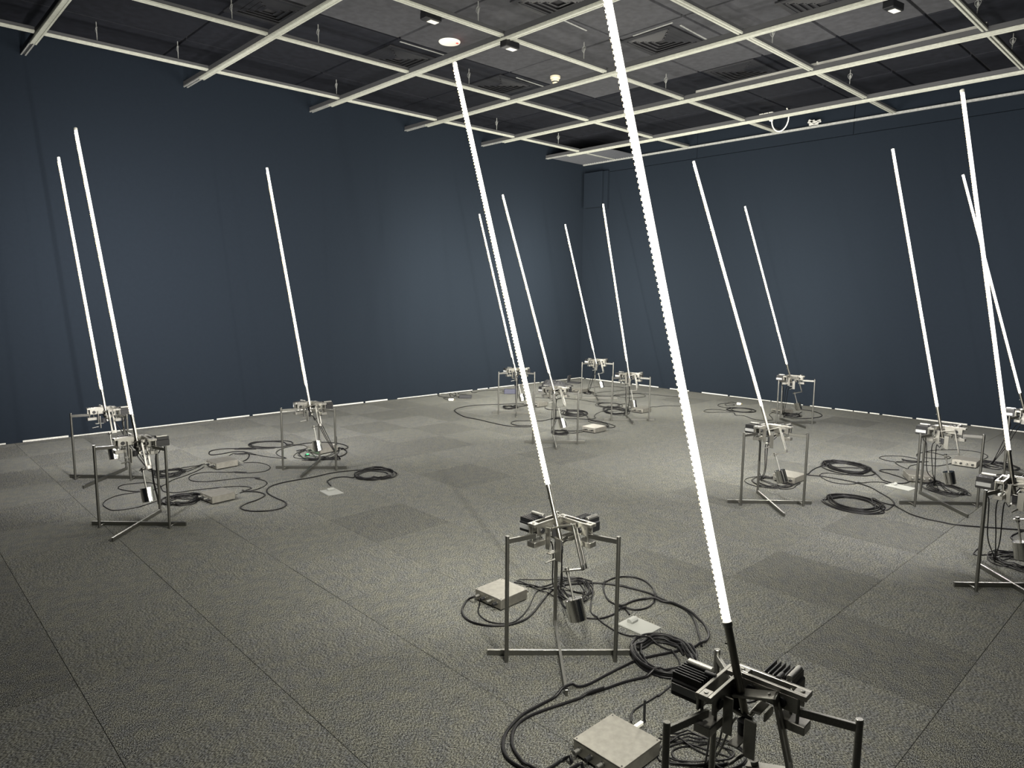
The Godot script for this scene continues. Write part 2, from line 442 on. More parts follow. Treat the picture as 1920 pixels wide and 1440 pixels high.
func rig(r: Dictionary) -> void:
	var turn := deg_to_rad(r.turn)
	var t := base("light_stand", Vector3(r.x, 0, r.z), turn)
	tag(t, r.label, "light stand", "tilting tube light stands")
	stands.append(t)
	var HT := 0.565
	# three round legs, two flat bars crossed on the floor
	for q in [Vector2(-0.236, 0), Vector2(0.236, 0), Vector2(0, -0.34)]:
		part("leg", rodmesh(0.009, HT, 18, 0.0012), M.steel, t, at(q.x, 0, q.y))
	part("cross_bar", boxmesh(Vector3(0.64, 0.026, 0.012), 0.001), M.steel, t, at(0, 0.013, -0.058))
	part("long_bar", boxmesh(Vector3(0.012, 0.026, 0.614), 0.001), M.steel, t, at(0, 0.0132, -0.046))
	for s in [-1.0, 1.0]:
		part("foot_pin", rodmesh(0.004, 0.045, 8), M.steel, t, Transform3D(Basis(Vector3(1, 0, 0), -PI / 2), Vector3(s * 0.236, 0.012, -0.01)))
	for k in range(-16, 17):
		for a in [Vector3(k * 0.02, 0, -0.058), Vector3(0, 0, -0.046 + k * 0.019)]:
			var w: Vector3 = t.transform * a
			for dx in [-1, 0, 1]:
				for dz in [-1, 0, 1]: tops[Vector2i(int(floor(w.x / 0.008)) + dx, int(floor(w.z / 0.008)) + dz)] = 0.027
	# arms from the legs to the two windowed frames set in a V
	var ap := Vector3(0, 0, -0.185)
	for s in [-1.0, 1.0]:
		var out := Vector3(s * 0.7071, 0, -0.7071)      # away from the opening of the V
		var dir := Vector3(s * 0.7071, 0, 0.7071)       # from the apex outward
		var tip := ap + dir * 0.19
		var mid := ap + dir * 0.095
		var b := Basis(dir, Vector3.UP, dir.cross(Vector3.UP))
		if b.z.dot(out) > 0: b = Basis(-dir, Vector3.UP, (-dir).cross(Vector3.UP))
		if not S.has("frame"): S.frame = frame_mesh()
		var fx := Transform3D(b, mid + Vector3(0, 0.6, 0))
		var fr := part("frame", S.frame, M.alu, t, fx)
		for e in [-1.0, 1.0]:
			part("bolt", rodmesh(0.006, 0.003, 6, 0.0005), M.steel_dull, fr, at(e * 0.078, 0, 0))
		for e in [-0.045, 0.035]:
			part("bearing", rodmesh(0.013, 0.006, 14), M.black, fr, Transform3D(Basis(Vector3(1, 0, 0), PI / 2), Vector3(e, -0.036, 0.02)))
		var lo := part("lower_block", boxmesh(Vector3(0.07, 0.024, 0.045), 0.0015), M.alu, t, Transform3D(b, tip - dir * 0.035 + Vector3(0, 0.508, 0)))
		for e in [-1.0, 1.0]:
			part("post", rodmesh(0.0045, 0.07, 8), M.steel, lo, at(e * 0.013, 0.012, e * 0.012))
		motor(t, Transform3D(Basis(Vector3.UP.cross(out), Vector3.UP, out), mid + out * 0.072 + Vector3(0, 0.568, 0)))
		var leg := Vector3(s * 0.236, 0.541, 0)
		var inn := tip - dir * 0.03 + Vector3(0, 0.541, 0)
		part("arm", boxmesh(Vector3(leg.distance_to(inn), 0.021, 0.01), 0.001), M.steel, t, along(leg, inn))
	part("arm", boxmesh(Vector3(0.16, 0.021, 0.01), 0.001), M.steel, t, along(Vector3(0, 0.541, -0.34), Vector3(0, 0.541, -0.18)))
	# gimbal yoke hung from the left frame, with its thumb screw; sensor block and a cable clip behind
	var yk := MB.new()
	var ya := Basis(Vector3.UP, deg_to_rad(-45))
	yk.box(Transform3D(ya, Vector3(-0.058, 0.525, -0.082)), Vector3(0.026, 0.1, 0.005), 0.0008)
	yk.box(Transform3D(ya, Vector3(-0.037, 0.472, -0.061)), Vector3(0.026, 0.005, 0.062), 0.0008)
	yk.box(Transform3D(ya, Vector3(-0.016, 0.488, -0.040)), Vector3(0.03, 0.1, 0.005), 0.0008)
	var yoke := part("yoke", yk.mesh(), M.alu, t)
	part("thumb_screw", rodmesh(0.0045, 0.05, 8), M.steel_dull, yoke, onto(Vector3(-0.03, 0.448, -0.04), Vector3(-0.07, 0.44, -0.02)))
	var y2 := MB.new()
	var yb := Basis(Vector3.UP, deg_to_rad(45))
	y2.box(Transform3D(yb, Vector3(0.045, 0.53, -0.078)), Vector3(0.05, 0.02, 0.005), 0.0008)
	y2.box(Transform3D(yb, Vector3(0.028, 0.541, -0.088)), Vector3(0.06, 0.004, 0.022), 0.0008)
	part("bracket", y2.mesh(), M.alu, t)
	part("sensor", boxmesh(Vector3(0.03, 0.055, 0.03), 0.002), M.black, t, at(-0.022, 0.545, -0.135))
	part("sensor", rodmesh(0.017, 0.035, 16), M.black_matte, t, at(-0.012, 0.475, -0.085))
	part("axle", rodmesh(0.007, 0.1, 12), M.steel, t, onto(Vector3(-0.06, 0.52, -0.16), Vector3(0.02, 0.505, -0.08)))
	part("axle", rodmesh(0.007, 0.1, 12), M.steel, t, onto(Vector3(0.068, 0.53, -0.15), Vector3(0.0, 0.505, -0.1)))
	# the swinging part: lamp tube above, C-bracket, rod and counterweight below, all on one axis
	var n: Vector3 = t.transform.basis.inverse() * r.n
	var sx := (Vector3.RIGHT - n * Vector3.RIGHT.dot(n)).normalized()
	var px := Transform3D(Basis(sx, n, sx.cross(n)) * Basis(Vector3.UP, deg_to_rad(-36)), Vector3(0, 0.5, -0.11))
	if not S.has("lamp"):
		var m := MB.new()
		m.rod(Transform3D(), 0.0098, 0, 1.985, 14, 0.001)
		S.lamp = m.mesh()
		var a := MB.new()
		for s in [-1.0, 1.0]: a.box(at(0, -0.03, s * 0.0135), Vector3(0.008, 0.20, 0.013), 0.0008)
		a.box(at(0, 0.06, 0), Vector3(0.008, 0.02, 0.04), 0.0008)
		a.box(at(0, -0.118, 0), Vector3(0.008, 0.024, 0.04), 0.0008)
		S.slotted = a.mesh()
	var tube := part("light_tube", S.lamp, M["tube%d" % r.tone], t, px * at(0, 0.257, 0))
	if not S.has("diodes"):
		var dm := MB.new()
		for k in 132: dm.box(at(0, 0.012 + 0.0149 * k, 0), Vector3(0.0022, 0.0062, 0.0042), 0.0004)
		S.diodes = dm.mesh()
	part("diode_row", S.diodes, M.diode, tube, Transform3D(Basis(Vector3.UP, deg_to_rad(36)), Vector3(-0.0122 * cos(deg_to_rad(36)), 0, 0.0122 * sin(deg_to_rad(36)))))
	part("end_cap", rodmesh(0.0115, 0.02, 14, 0.003), M.plastic_clear, tube, at(0, 1.985, 0))
	part("sleeve", rodmesh(0.0105, 0.275, 18), M.sleeve, tube, at(0, -0.275, 0))
	part("collar", rodmesh(0.0125, 0.012, 18), M.alu, tube, at(0, -0.012, 0))
	part("set_screw", rodmesh(0.003, 0.008, 8), M.steel, tube, Transform3D(Basis(Vector3(0, 0, 1), PI / 2), Vector3(-0.009, -0.06, 0)))
	# the diode strip inside the tube faces the far corner of the room; the diffuser lets less light out towards the front
	for k in 3:
		var a := deg_to_rad([-90.0, 30.0, 150.0][k] - 36.0)
		var o := Vector3(cos(a), 0, sin(a))
		var l := AreaLight3D.new()
		l.name = "tube_light"
		l.area_size = Vector2(0.014, 1.97)
		l.light_color = TUBE_TONES[r.tone]
		l.light_energy = TUBE_POWER * [1.95, 0.36, 0.36][k]
		for p in ["area_range", "range"]:
			if p in l: l.set(p, 30.0)
		if "area_attenuation" in l: l.set("area_attenuation", 2.0)
		l.shadow_enabled = true
		l.transform = Transform3D(Basis(Vector3.UP.cross(-o), Vector3.UP, -o), o * 0.0108 + Vector3(0, 0.9925, 0))
		tube.add_child(l, true)
	var link := part("top_link", boxmesh(Vector3(0.108, 0.008, 0.04), 0.001), M.alu, t, px * at(0.037, 0.066, 0))
	part("bolt", rodmesh(0.004, 0.004, 6, 0.0005), M.steel_dull, link, at(0.035, 0.004, 0))
	part("slotted_arm", S.slotted, M.alu, t, px * at(0.088, 0, 0))
	part("bottom_link", boxmesh(Vector3(0.108, 0.006, 0.026), 0.001), M.alu, t, px * at(0.034, -0.127, 0))
	part("hanging_rod", rodmesh(0.0052, 0.135, 10), M.steel_dull, t, px * at(0, -0.25, 0))
	part("nut", rodmesh(0.011, 0.01, 6), M.steel, t, px * at(0, -0.124, 0))
	part("nut", rodmesh(0.0095, 0.012, 6), M.steel, t, px * at(0, -0.143, 0))
	if not S.has("weight"):
		var m := MB.new()
		m.lathe(Transform3D(), [[0.0, -0.345], [0.038, -0.345], [0.0395, -0.3435], [0.0395, -0.2515], [0.038, -0.25], [0.0, -0.25]], 40)
		S.weight = m.mesh()
	part("counterweight", S.weight, M.polished, t, px)

# ------------------------------------------------------------------ metal boxes on the floor
func build_boxes() -> void:
	for q in BOXES:
		var t := base("control_box", Vector3(q.x, 0, q.z), deg_to_rad(q.turn))
		tag(t, q.label, "metal box", "control boxes of the light stands")
		var sx: float = q.sx; var sz: float = q.sz
		var m: Material = M[q.m]
		part("body", boxmesh(Vector3(sx, 0.05, sz), 0.002), m, t, at(0, 0.033, 0))
		var lid := part("lid", boxmesh(Vector3(sx + 0.002, 0.003, sz + 0.002), 0.0008), m, t, at(0, 0.0595, 0))
		for a in [-1, 1]:
			for b in [-1, 1]:
				part("screw", rodmesh(0.003, 0.0012, 8, 0.0003), M.black, lid, at(a * (sx / 2 - 0.008), 0.0015, b * (sz / 2 - 0.008)))
				part("foot", rodmesh(0.008, 0.009, 10), M.black, t, at(a * (sx / 2 - 0.015), 0, b * (sz / 2 - 0.015)))
		for k in 4:
			var x := -sx / 2 + 0.03 + k * (sx - 0.06) / 3
			var c := part("connector", rodmesh(0.0085, 0.03, 12), M.black if k % 2 else M.steel_dull, t, Transform3D(Basis(Vector3(1, 0, 0), PI / 2), Vector3(x, 0.035, sz / 2)))
			part("ring", rodmesh(0.0105, 0.006, 12), M.steel, c, at(0, 0.001, 0))
		for k in 3:
			var c := part("connector", rodmesh(0.0055, 0.03, 10), M.steel, t, Transform3D(Basis(Vector3(1, 0, 0), -PI / 2), Vector3(sx / 2 - 0.02 - k * 0.035, 0.035, -sz / 2)))
			part("ring", rodmesh(0.0075, 0.006, 10), M[q.pin], c, at(0, 0.018, 0))
		if q.antenna:
			var a := part("antenna_socket", boxmesh(Vector3(0.014, 0.014, 0.06), 0.002), M.white, t, at(-0.015, 0.042, -sz / 2 - 0.03))
			part("antenna", rodmesh(0.0048, 0.085, 12, 0.002), M.black, a, at(0, 0.0, -0.042))
			part("hinge", boxmesh(Vector3(0.011, 0.012, 0.02), 0.002), M.black, a, at(0, 0, -0.038))

func build_small_things() -> void:
	# flush floor plates with a raised cable hood
	for q in PLATES:
		var t := base("floor_plate", Vector3(q.x, 0, q.z), deg_to_rad(q.turn))
		tag(t, q.label, "floor plate")
		var pl := part("plate", boxmesh(Vector3(q.w, 0.005, q.d), 0.0015), M[q.m], t, at(0, 0.0025, 0))
		part("rim", boxmesh(Vector3(q.w, 0.003, 0.008), 0.001), M[q.m], pl, at(0, 0.003, q.d / 2 - 0.006))
		var h := MB.new()
		h.sweep(PackedVector3Array([Vector3(-0.0, 0.006, -0.027), Vector3(0.0, 0.006, 0.027)]), 0.013, 16)
		h.box(at(0.0, 0.006, 0), Vector3(0.032, 0.014, 0.05), 0.003)
		part("cable_hood", h.mesh(), M[q.m], t, at(-q.w * 0.28, 0.005, -q.d * 0.08))
	for q in ADAPTERS:
		var t := base("power_adapter", Vector3(q.x, 0, q.z), deg_to_rad(q.turn))
		tag(t, q.label, "adapter")
		part("case", boxmesh(q.s, 0.006), M[q.m], t, at(0, q.s.y / 2, 0))
		part("cord_grommet", rodmesh(0.006, 0.03, 8), M.rubber, t, Transform3D(Basis(Vector3(0, 0, 1), PI / 2), Vector3(-q.s.x / 2, q.s.y / 2, 0)))
		part("sticker", boxmesh(Vector3(q.s.x * 0.5, 0.0008, q.s.z * 0.5), 0.0002), M.black_matte, t, at(0, q.s.y, 0))
	for q in PLUGS:
		var t := base("mains_plug", Vector3(q.x, 0, q.z), deg_to_rad(q.turn))
		tag(t, q.label, "plug")
		part("body", boxmesh(q.s, 0.006), M.white, t, at(0, q.s.y / 2, 0))
		for s in [-1, 1]: part("pin", rodmesh(0.003, 0.02, 8), M.brass, t, Transform3D(Basis(Vector3(0, 0, 1), -PI / 2), Vector3(q.s.x / 2 - 0.001, q.s.y / 2, s * 0.008)))
	# slumped black cloth bag and a small open device by the far corner
	var bag := MB.new()
	var nx := 28; var nz := 20
	var no := FastNoiseLite.new(); no.seed = 5; no.frequency = 5.0
	var hh := func(i: int, j: int) -> Vector3:
		var u := 2.0 * i / nx - 1.0; var w := 2.0 * j / nz - 1.0
		var k := clampf(1.0 - pow(absf(u), 3.0), 0, 1) * clampf(1.0 - pow(absf(w), 3.0), 0, 1)
		return Vector3(u * 0.23 * (1.0 - 0.12 * w * w), 0.115 * pow(k, 0.55) * (0.75 + 0.35 * no.get_noise_2d(u, w) - 0.25 * u), w * 0.15 * (1 - 0.2 * u * u))
	for i in nx:
		for j in nz:
			var a: Vector3 = hh.call(i, j); var b: Vector3 = hh.call(i + 1, j); var c: Vector3 = hh.call(i + 1, j + 1); var d: Vector3 = hh.call(i, j + 1)
			var k := (c - a).cross(b - d).normalized()
			if k.y < 0: k = -k
			bag.quad(a, b, c, d, k)
	var floor_of := [hh.call(0, 0), hh.call(nx, 0), hh.call(nx, nz), hh.call(0, nz)]
	bag.quad(floor_of[0], floor_of[1], floor_of[2], floor_of[3], Vector3.DOWN)
	var bt := base("cloth_bag", Vector3(BAG.x, 0, BAG.y), deg_to_rad(40))
	tag(bt, "slumped black cloth bag on the floor by the far corner", "bag")
	part("body", bag.mesh(), M.black_matte, bt)
	var strap := MB.new()
	strap.sweep(PackedVector3Array([Vector3(0.18, 0.03, 0.05), Vector3(0.27, 0.012, 0.09), Vector3(0.31, 0.008, 0.02), Vector3(0.26, 0.008, -0.06), Vector3(0.18, 0.03, -0.06)]), 0.008, 6)
	part("strap", strap.mesh(), M.black_matte, bt)
	var dv := base("folding_device", Vector3(DEVICE.x, 0, DEVICE.y), deg_to_rad(20))
	tag(dv, "small black hinged device standing open on the floor near the room corner", "device")
	part("foot_plate", boxmesh(Vector3(0.24, 0.018, 0.16), 0.003), M.black_matte, dv, at(0, 0.009, 0))
	part("upright", boxmesh(Vector3(0.016, 0.12, 0.14), 0.003), M.black_matte, dv, Transform3D(Basis(Vector3(0, 0, 1), deg_to_rad(-10)), Vector3(-0.1, 0.075, 0)))
	part("hinge", rodmesh(0.012, 0.15, 10), M.steel_dull, dv, Transform3D(Basis(Vector3(1, 0, 0), PI / 2), Vector3(-0.115, 0.02, -0.075)))
	# tiny green status lamp glowing on the carpet under the middle left box
	var gl := base("status_lamp", Vector3(GREEN.x, 0, GREEN.y))
	tag(gl, "small green status lamp on the carpet beside the middle left box", "lamp")
	part("lamp_body", boxmesh(Vector3(0.05, 0.012, 0.03), 0.003), M.black, gl, at(0, 0.006, 0))
	part("green_lamp", rodmesh(0.012, 0.005, 12), M.green_lamp, gl, at(0, 0.011, 0))
	var go := OmniLight3D.new()
	go.name = "green_light"
	go.light_color = srgb(60, 255, 140); go.light_energy = 0.0025; go.light_size = 0.012; go.omni_range = 30.0; go.omni_attenuation = 2.0; go.shadow_enabled = true
	go.position = Vector3(0, 0.03, 0)
	gl.add_child(go)

# ------------------------------------------------------------------ cables
func lay(c: PackedFloat32Array, r: float) -> PackedVector3Array:
	var ctl := []
	for k in c.size() / 3: ctl.append(Vector3(c[k * 3], c[k * 3 + 1], c[k * 3 + 2]))
	var pts := PackedVector3Array()
	var free := []
	for k in ctl.size() - 1:
		var p: Array = [ctl[maxi(k - 1, 0)], ctl[k], ctl[k + 1], ctl[mini(k + 2, ctl.size() - 1)]]
		var flat: bool = p[1].y < 0 and p[2].y < 0
		for i in 4:
			if p[i].y < 0: p[i].y = r
		var steps := maxi(2, int(p[1].distance_to(p[2]) / 0.013))
		# centripetal Catmull-Rom: no overshoot between uneven points
		var t0 := 0.0
		var t1 := t0 + maxf(sqrt(p[0].distance_to(p[1])), 0.02)
		var t2 := t1 + maxf(sqrt(p[1].distance_to(p[2])), 0.02)
		var t3 := t2 + maxf(sqrt(p[2].distance_to(p[3])), 0.02)
		for s in steps:
			var t := lerpf(t1, t2, float(s) / steps)
			var a1: Vector3 = p[0] * (t1 - t) / (t1 - t0) + p[1] * (t - t0) / (t1 - t0)
			var a2: Vector3 = p[1] * (t2 - t) / (t2 - t1) + p[2] * (t - t1) / (t2 - t1)
			var a3: Vector3 = p[2] * (t3 - t) / (t3 - t2) + p[3] * (t - t2) / (t3 - t2)
			var b1 := a1 * (t2 - t) / (t2 - t0) + a2 * (t - t0) / (t2 - t0)
			var b2 := a2 * (t3 - t) / (t3 - t1) + a3 * (t - t1) / (t3 - t1)
			var q := b1 * (t2 - t) / (t2 - t1) + b2 * (t - t1) / (t2 - t1)
			if q.y < r: q.y = r
			pts.append(q); free.append(not flat)
	var end: Vector3 = ctl[-1]
	if end.y < 0: end.y = r
	pts.append(end); free.append(false)
	var need := []
	for i in pts.size():
		var y := r
		if not free[i] or pts[i].y < 0.05:
			var g := Vector2i(int(floor(pts[i].x / 0.008)), int(floor(pts[i].z / 0.008)))
			for dx in [-1, 0, 1]:
				for dz in [-1, 0, 1]: y = maxf(y, tops.get(g + Vector2i(dx, dz), 0.0) + r)
			y = minf(y, 0.034)
		need.append(y)
		var j := i - 9
		if j >= 0 and not free[j]: mark(pts[j], need[j] + r)
	for j in range(maxi(0, pts.size() - 9), pts.size()):
		if not free[j]: mark(pts[j], need[j] + r)
	for pass_ in 3:
		var was := need.duplicate()
		for i in range(1, need.size() - 1): need[i] = maxf(was[i] * 0.98, (was[i - 1] + was[i] + was[i + 1]) / 3.0)
	for i in pts.size():
		if not free[i] or pts[i].y < need[i]: pts[i].y = maxf(need[i], r)
	return pts

func mark(p: Vector3, y: float) -> void:
	var g := Vector2i(int(floor(p.x / 0.008)), int(floor(p.z / 0.008)))
	tops[g] = maxf(tops.get(g, 0.0), y)

func build_cables() -> void:
	for c in CABLES:
		var m := MB.new()
		var pts := lay(PackedFloat32Array(c.p), c.r)
		m.sweep(pts, c.r, 7)
		if c.has("rig"):
			part(c.called, m.mesh(), M.rubber, stands[c.rig], stands[c.rig].transform.affine_inverse())
		else:
			tag(part("cable", m.mesh(), M.rubber, self), c.label, "cable")

# ------------------------------------------------------------------ things on the ceiling
func build_ceiling_things() -> void:
	for q in DIFFUSERS:
		var t := base("air_diffuser", Vector3(q[0], CEIL_Y, q[1]))
		tag(t, q[2], "air vent", "square ceiling air vents")
		var fr := MB.new()
		for s in [-1.0, 1.0]:
			fr.box(at(s * 0.28, -0.008, 0), Vector3(0.05, 0.016, 0.61), 0.002)
			fr.box(at(0, -0.008, s * 0.28), Vector3(0.51, 0.016, 0.05), 0.002)
		part("frame", fr.mesh(), M.duct, t)
		part("backing", boxmesh(Vector3(0.54, 0.004, 0.54), 0.001), M.ceiling_void, t, at(0, -0.002, 0))
		for k in 4:
			var h := 0.235 - 0.055 * k
			var m := MB.new()
			for s in 4:
				var b := Basis(Vector3.UP, s * PI / 2)
				m.box(Transform3D(b * Basis(Vector3(1, 0, 0), deg_to_rad(-14)), b * Vector3(0, -0.014, h)), Vector3(2 * h, 0.004, 0.04), 0.0008)
			part("louvre", m.mesh(), M.duct, t)
	var sp := base("ceiling_speaker", Vector3(SPEAKER.x, CEIL_Y, SPEAKER.y))
	tag(sp, "round white ceiling disc with a red light at its rim", "ceiling fitting")
	var sm := MB.new()
	sm.lathe(Transform3D(), [[0.0, -0.016], [0.085, -0.016], [0.105, -0.012], [0.112, -0.004], [0.112, 0.0], [0.0, 0.0]], 36)
	part("disc", sm.mesh(), M.white, sp)
	part("red_lamp", rodmesh(0.014, 0.006, 14, 0.002), M.red_lamp, sp, at(0.058, -0.021, -0.055))
	var ro := OmniLight3D.new()
	ro.name = "red_light"
	ro.light_color = srgb(255, 50, 40); ro.light_energy = 0.004; ro.light_size = 0.012; ro.omni_range = 30.0; ro.omni_attenuation = 2.0; ro.shadow_enabled = true
	ro.position = Vector3(0.058, -0.04, -0.055)
	sp.add_child(ro)
	var sd := base("smoke_detector", Vector3(SMOKE.x, CEIL_Y, SMOKE.y))
	tag(sd, "cream smoke detector on the ceiling", "smoke detector")
	var d1 := MB.new(); d1.lathe(Transform3D(), [[0.0, -0.035], [0.05, -0.035], [0.06, -0.025], [0.06, 0.0], [0.0, 0.0]], 28)
	part("base_ring", d1.mesh(), M.cream, sd)
	var d2 := MB.new(); d2.lathe(Transform3D(), [[0.0, -0.085], [0.024, -0.085], [0.032, -0.078], [0.036, -0.06], [0.046, -0.05], [0.048, -0.035], [0.0, -0.035]], 28)
	part("chamber", d2.mesh(), M.cream, sd)
	var d3 := MB.new(); d3.lathe(Transform3D(), [[0.037, -0.072], [0.0385, -0.068], [0.0385, -0.064], [0.037, -0.06]], 28)
	part("vent_band", d3.mesh(), M.rail_dark, sd)
	for q in SPOTS:
		var t := base("spotlight", Vector3(q.x, q.y, q.z), deg_to_rad(q.turn))
		tag(t, q.label, "spotlight", "unlit black track spotlights")
		part("stem", rodmesh(0.012, 0.09, 10), M.black, t, at(0, -0.045, 0))
		var b := part("housing", boxmesh(Vector3(0.17, 0.06, 0.09), 0.006), M.black, t, at(0, -0.06, 0))
		part("lens", boxmesh(Vector3(0.09, 0.004, 0.06), 0.001), M.white, b, at(0.02, -0.032, 0.0))
		part("bracket", boxmesh(Vector3(0.03, 0.05, 0.1), 0.002), M.black, b, at(-0.06, 0.045, 0))
	# unlit white batten lying on the fifth cross rail
	var bt := base("batten", Vector3(0, 0, 0))
	tag(bt, "long white batten lying along a ceiling rail towards the right", "batten")
	part("body", boxmesh(Vector3(BATTEN[1] - BATTEN[0], 0.035, 0.045), 0.004), M.white, bt, at((BATTEN[0] + BATTEN[1]) / 2, GRID_Y + 0.099, BATTEN[2]))
	for x in [MAIN_X[3], MAIN_X[4] - 0.03]:
		part("strap", boxmesh(Vector3(0.012, 0.072, 0.055), 0.001), M.white, bt, at(x, GRID_Y + 0.0885, BATTEN[2]))
	# white conduit loop and junction block by the back wall
	var lp := base("conduit_loop")
	tag(lp, "white flexible conduit hanging in a loop below the last ceiling rail", "conduit")
	var m := MB.new()
	var pts := PackedVector3Array()
	for k in 21:
		var a := PI * 1.25 * k / 20.0
		pts.append(Vector3(LOOP.x - 0.12 * cos(a), LOOP.y - 0.17 * sin(a), LOOP.z))
	m.sweep(pts, 0.0085, 10)
	part("pipe", m.mesh(), M.white, lp)
	part("fitting", boxmesh(Vector3(0.04, 0.09, 0.04), 0.004), M.white, lp, at(LOOP.x - 0.13, LOOP.y + 0.03, LOOP.z))
	var jb := base("junction_block", Vector3(JUNCTION.x, JUNCTION.y, JUNCTION.z))
	tag(jb, "short white junction block in three pieces above the last ceiling rail", "junction block")
	for k in 3: part("segment", boxmesh(Vector3(0.06, 0.06, 0.05), 0.006), M.white, jb, at((k - 1) * 0.068, 0, 0))
	var pt := base("plaster_patch", Vector3(PATCH.x, PATCH.y, PATCH.z))
	tag(pt, "rough white plaster patch above the wall rail", "plaster")
	var pm := MB.new()
	for k in 7: pm.box(Transform3D(Basis(Vector3(0, 0, 1), rng.randf_range(-0.8, 0.8)), Vector3(rng.randf_range(-0.08, 0.08), rng.randf_range(-0.02, 0.03), 0)), Vector3(rng.randf_range(0.05, 0.12), rng.randf_range(0.02, 0.04), 0.02), 0.006)
	part("lump", pm.mesh(), M.wall_strip, pt)
	# ribbed metal sheet closing the grid in the corner
	var cs := base("ribbed_sheet", Vector3(WALL_X + 0.62, GRID_Y + 0.02, WALL_Z + 0.5))
	tag(cs, "ribbed grey metal sheet in the ceiling grid at the room corner", "metal sheet")
	part("sheet", boxmesh(Vector3(1.2, 0.003, 0.86), 0.001), M.sheet_grey, cs)
	for k in 24: part("rib", boxmesh(Vector3(0.014, 0.02, 0.86), 0.003), M.sheet_grey, cs, at(-0.575 + 0.05 * k, -0.011, 0))

# ------------------------------------------------------------------ measured places, metres
const RIGS := [
	{"label": "steel light stand with tilted glowing tube, leftmost, standing closest to the left wall", "x": -6.499, "z": -1.441, "turn": 45.0, "tone": 1, "n": Vector3(-0.2277, 0.9724, 0.0507)},
	{"label": "front steel light stand with tilted glowing tube of the overlapping pair at far left", "x": -5.013, "z": -1.278, "turn": 46.4, "tone": 1, "n": Vector3(-0.2556, 0.9654, 0.0525)},
	{"label": "light stand with tilted glowing tube standing alone in front of the left wall", "x": -5.652, "z": -2.879, "turn": 47.0, "tone": 1, "n": Vector3(-0.2377, 0.9705, 0.0393)},
	{"label": "light stand at the centre whose tall tilted tube rises to the ceiling rails", "x": -1.912, "z": -2.120, "turn": 47.4, "tone": 0, "n": Vector3(-0.3065, 0.9517, 0.0154)},
	{"label": "far light stand half hidden behind the tall central glowing tube", "x": -6.559, "z": -6.307, "turn": 46.0, "tone": 0, "n": Vector3(-0.3105, 0.9503, 0.0250)},
	{"label": "far light stand immediately right of the tall central tube, white-topped box at its side", "x": -4.953, "z": -5.337, "turn": 46.0, "tone": 0, "n": Vector3(-0.3068, 0.9496, 0.0639)},
	{"label": "farthest light stand, its short-looking glowing tube right in front of the room corner", "x": -6.729, "z": -8.167, "turn": 46.0, "tone": 0, "n": Vector3(-0.2977, 0.9545, 0.0153)},
	{"label": "far light stand just right of the corner one, between it and the nearest tube", "x": -5.261, "z": -7.049, "turn": 46.0, "tone": 0, "n": Vector3(-0.1931, 0.9805, 0.0373)},
	{"label": "nearest light stand at lower right, its glowing tube crossing the whole picture", "x": -0.713, "z": -1.523, "turn": 48.7, "tone": 0, "n": Vector3(-0.2110, 0.9742, 0.0797)},
	{"label": "light stand right of the nearest tube with a light metal box behind its counterweight", "x": -2.364, "z": -4.974, "turn": 45.0, "tone": 0, "n": Vector3(-0.3243, 0.9454, 0.0310)},
	{"label": "light stand close to the back wall behind the one with two thick cable coils", "x": -3.772, "z": -8.411, "turn": 54.0, "tone": 0, "n": Vector3(-0.2051, 0.9499, 0.2358)},
	{"label": "light stand behind the two thick cable coils at right, pale plate at its foot", "x": -1.457, "z": -5.940, "turn": 46.0, "tone": 1, "n": Vector3(-0.2141, 0.9758, 0.0432)},
	{"label": "light stand cut by the right edge of the picture, in front of another", "x": -0.719, "z": -4.493, "turn": 46.0, "tone": 1, "n": Vector3(-0.1890, 0.9820, -0.0013)},
	{"label": "light stand at the far right, mostly hidden behind the one cut by the edge", "x": -1.198, "z": -7.434, "turn": 46.0, "tone": 1, "n": Vector3(-0.2728, 0.9580, 0.0880)},
]
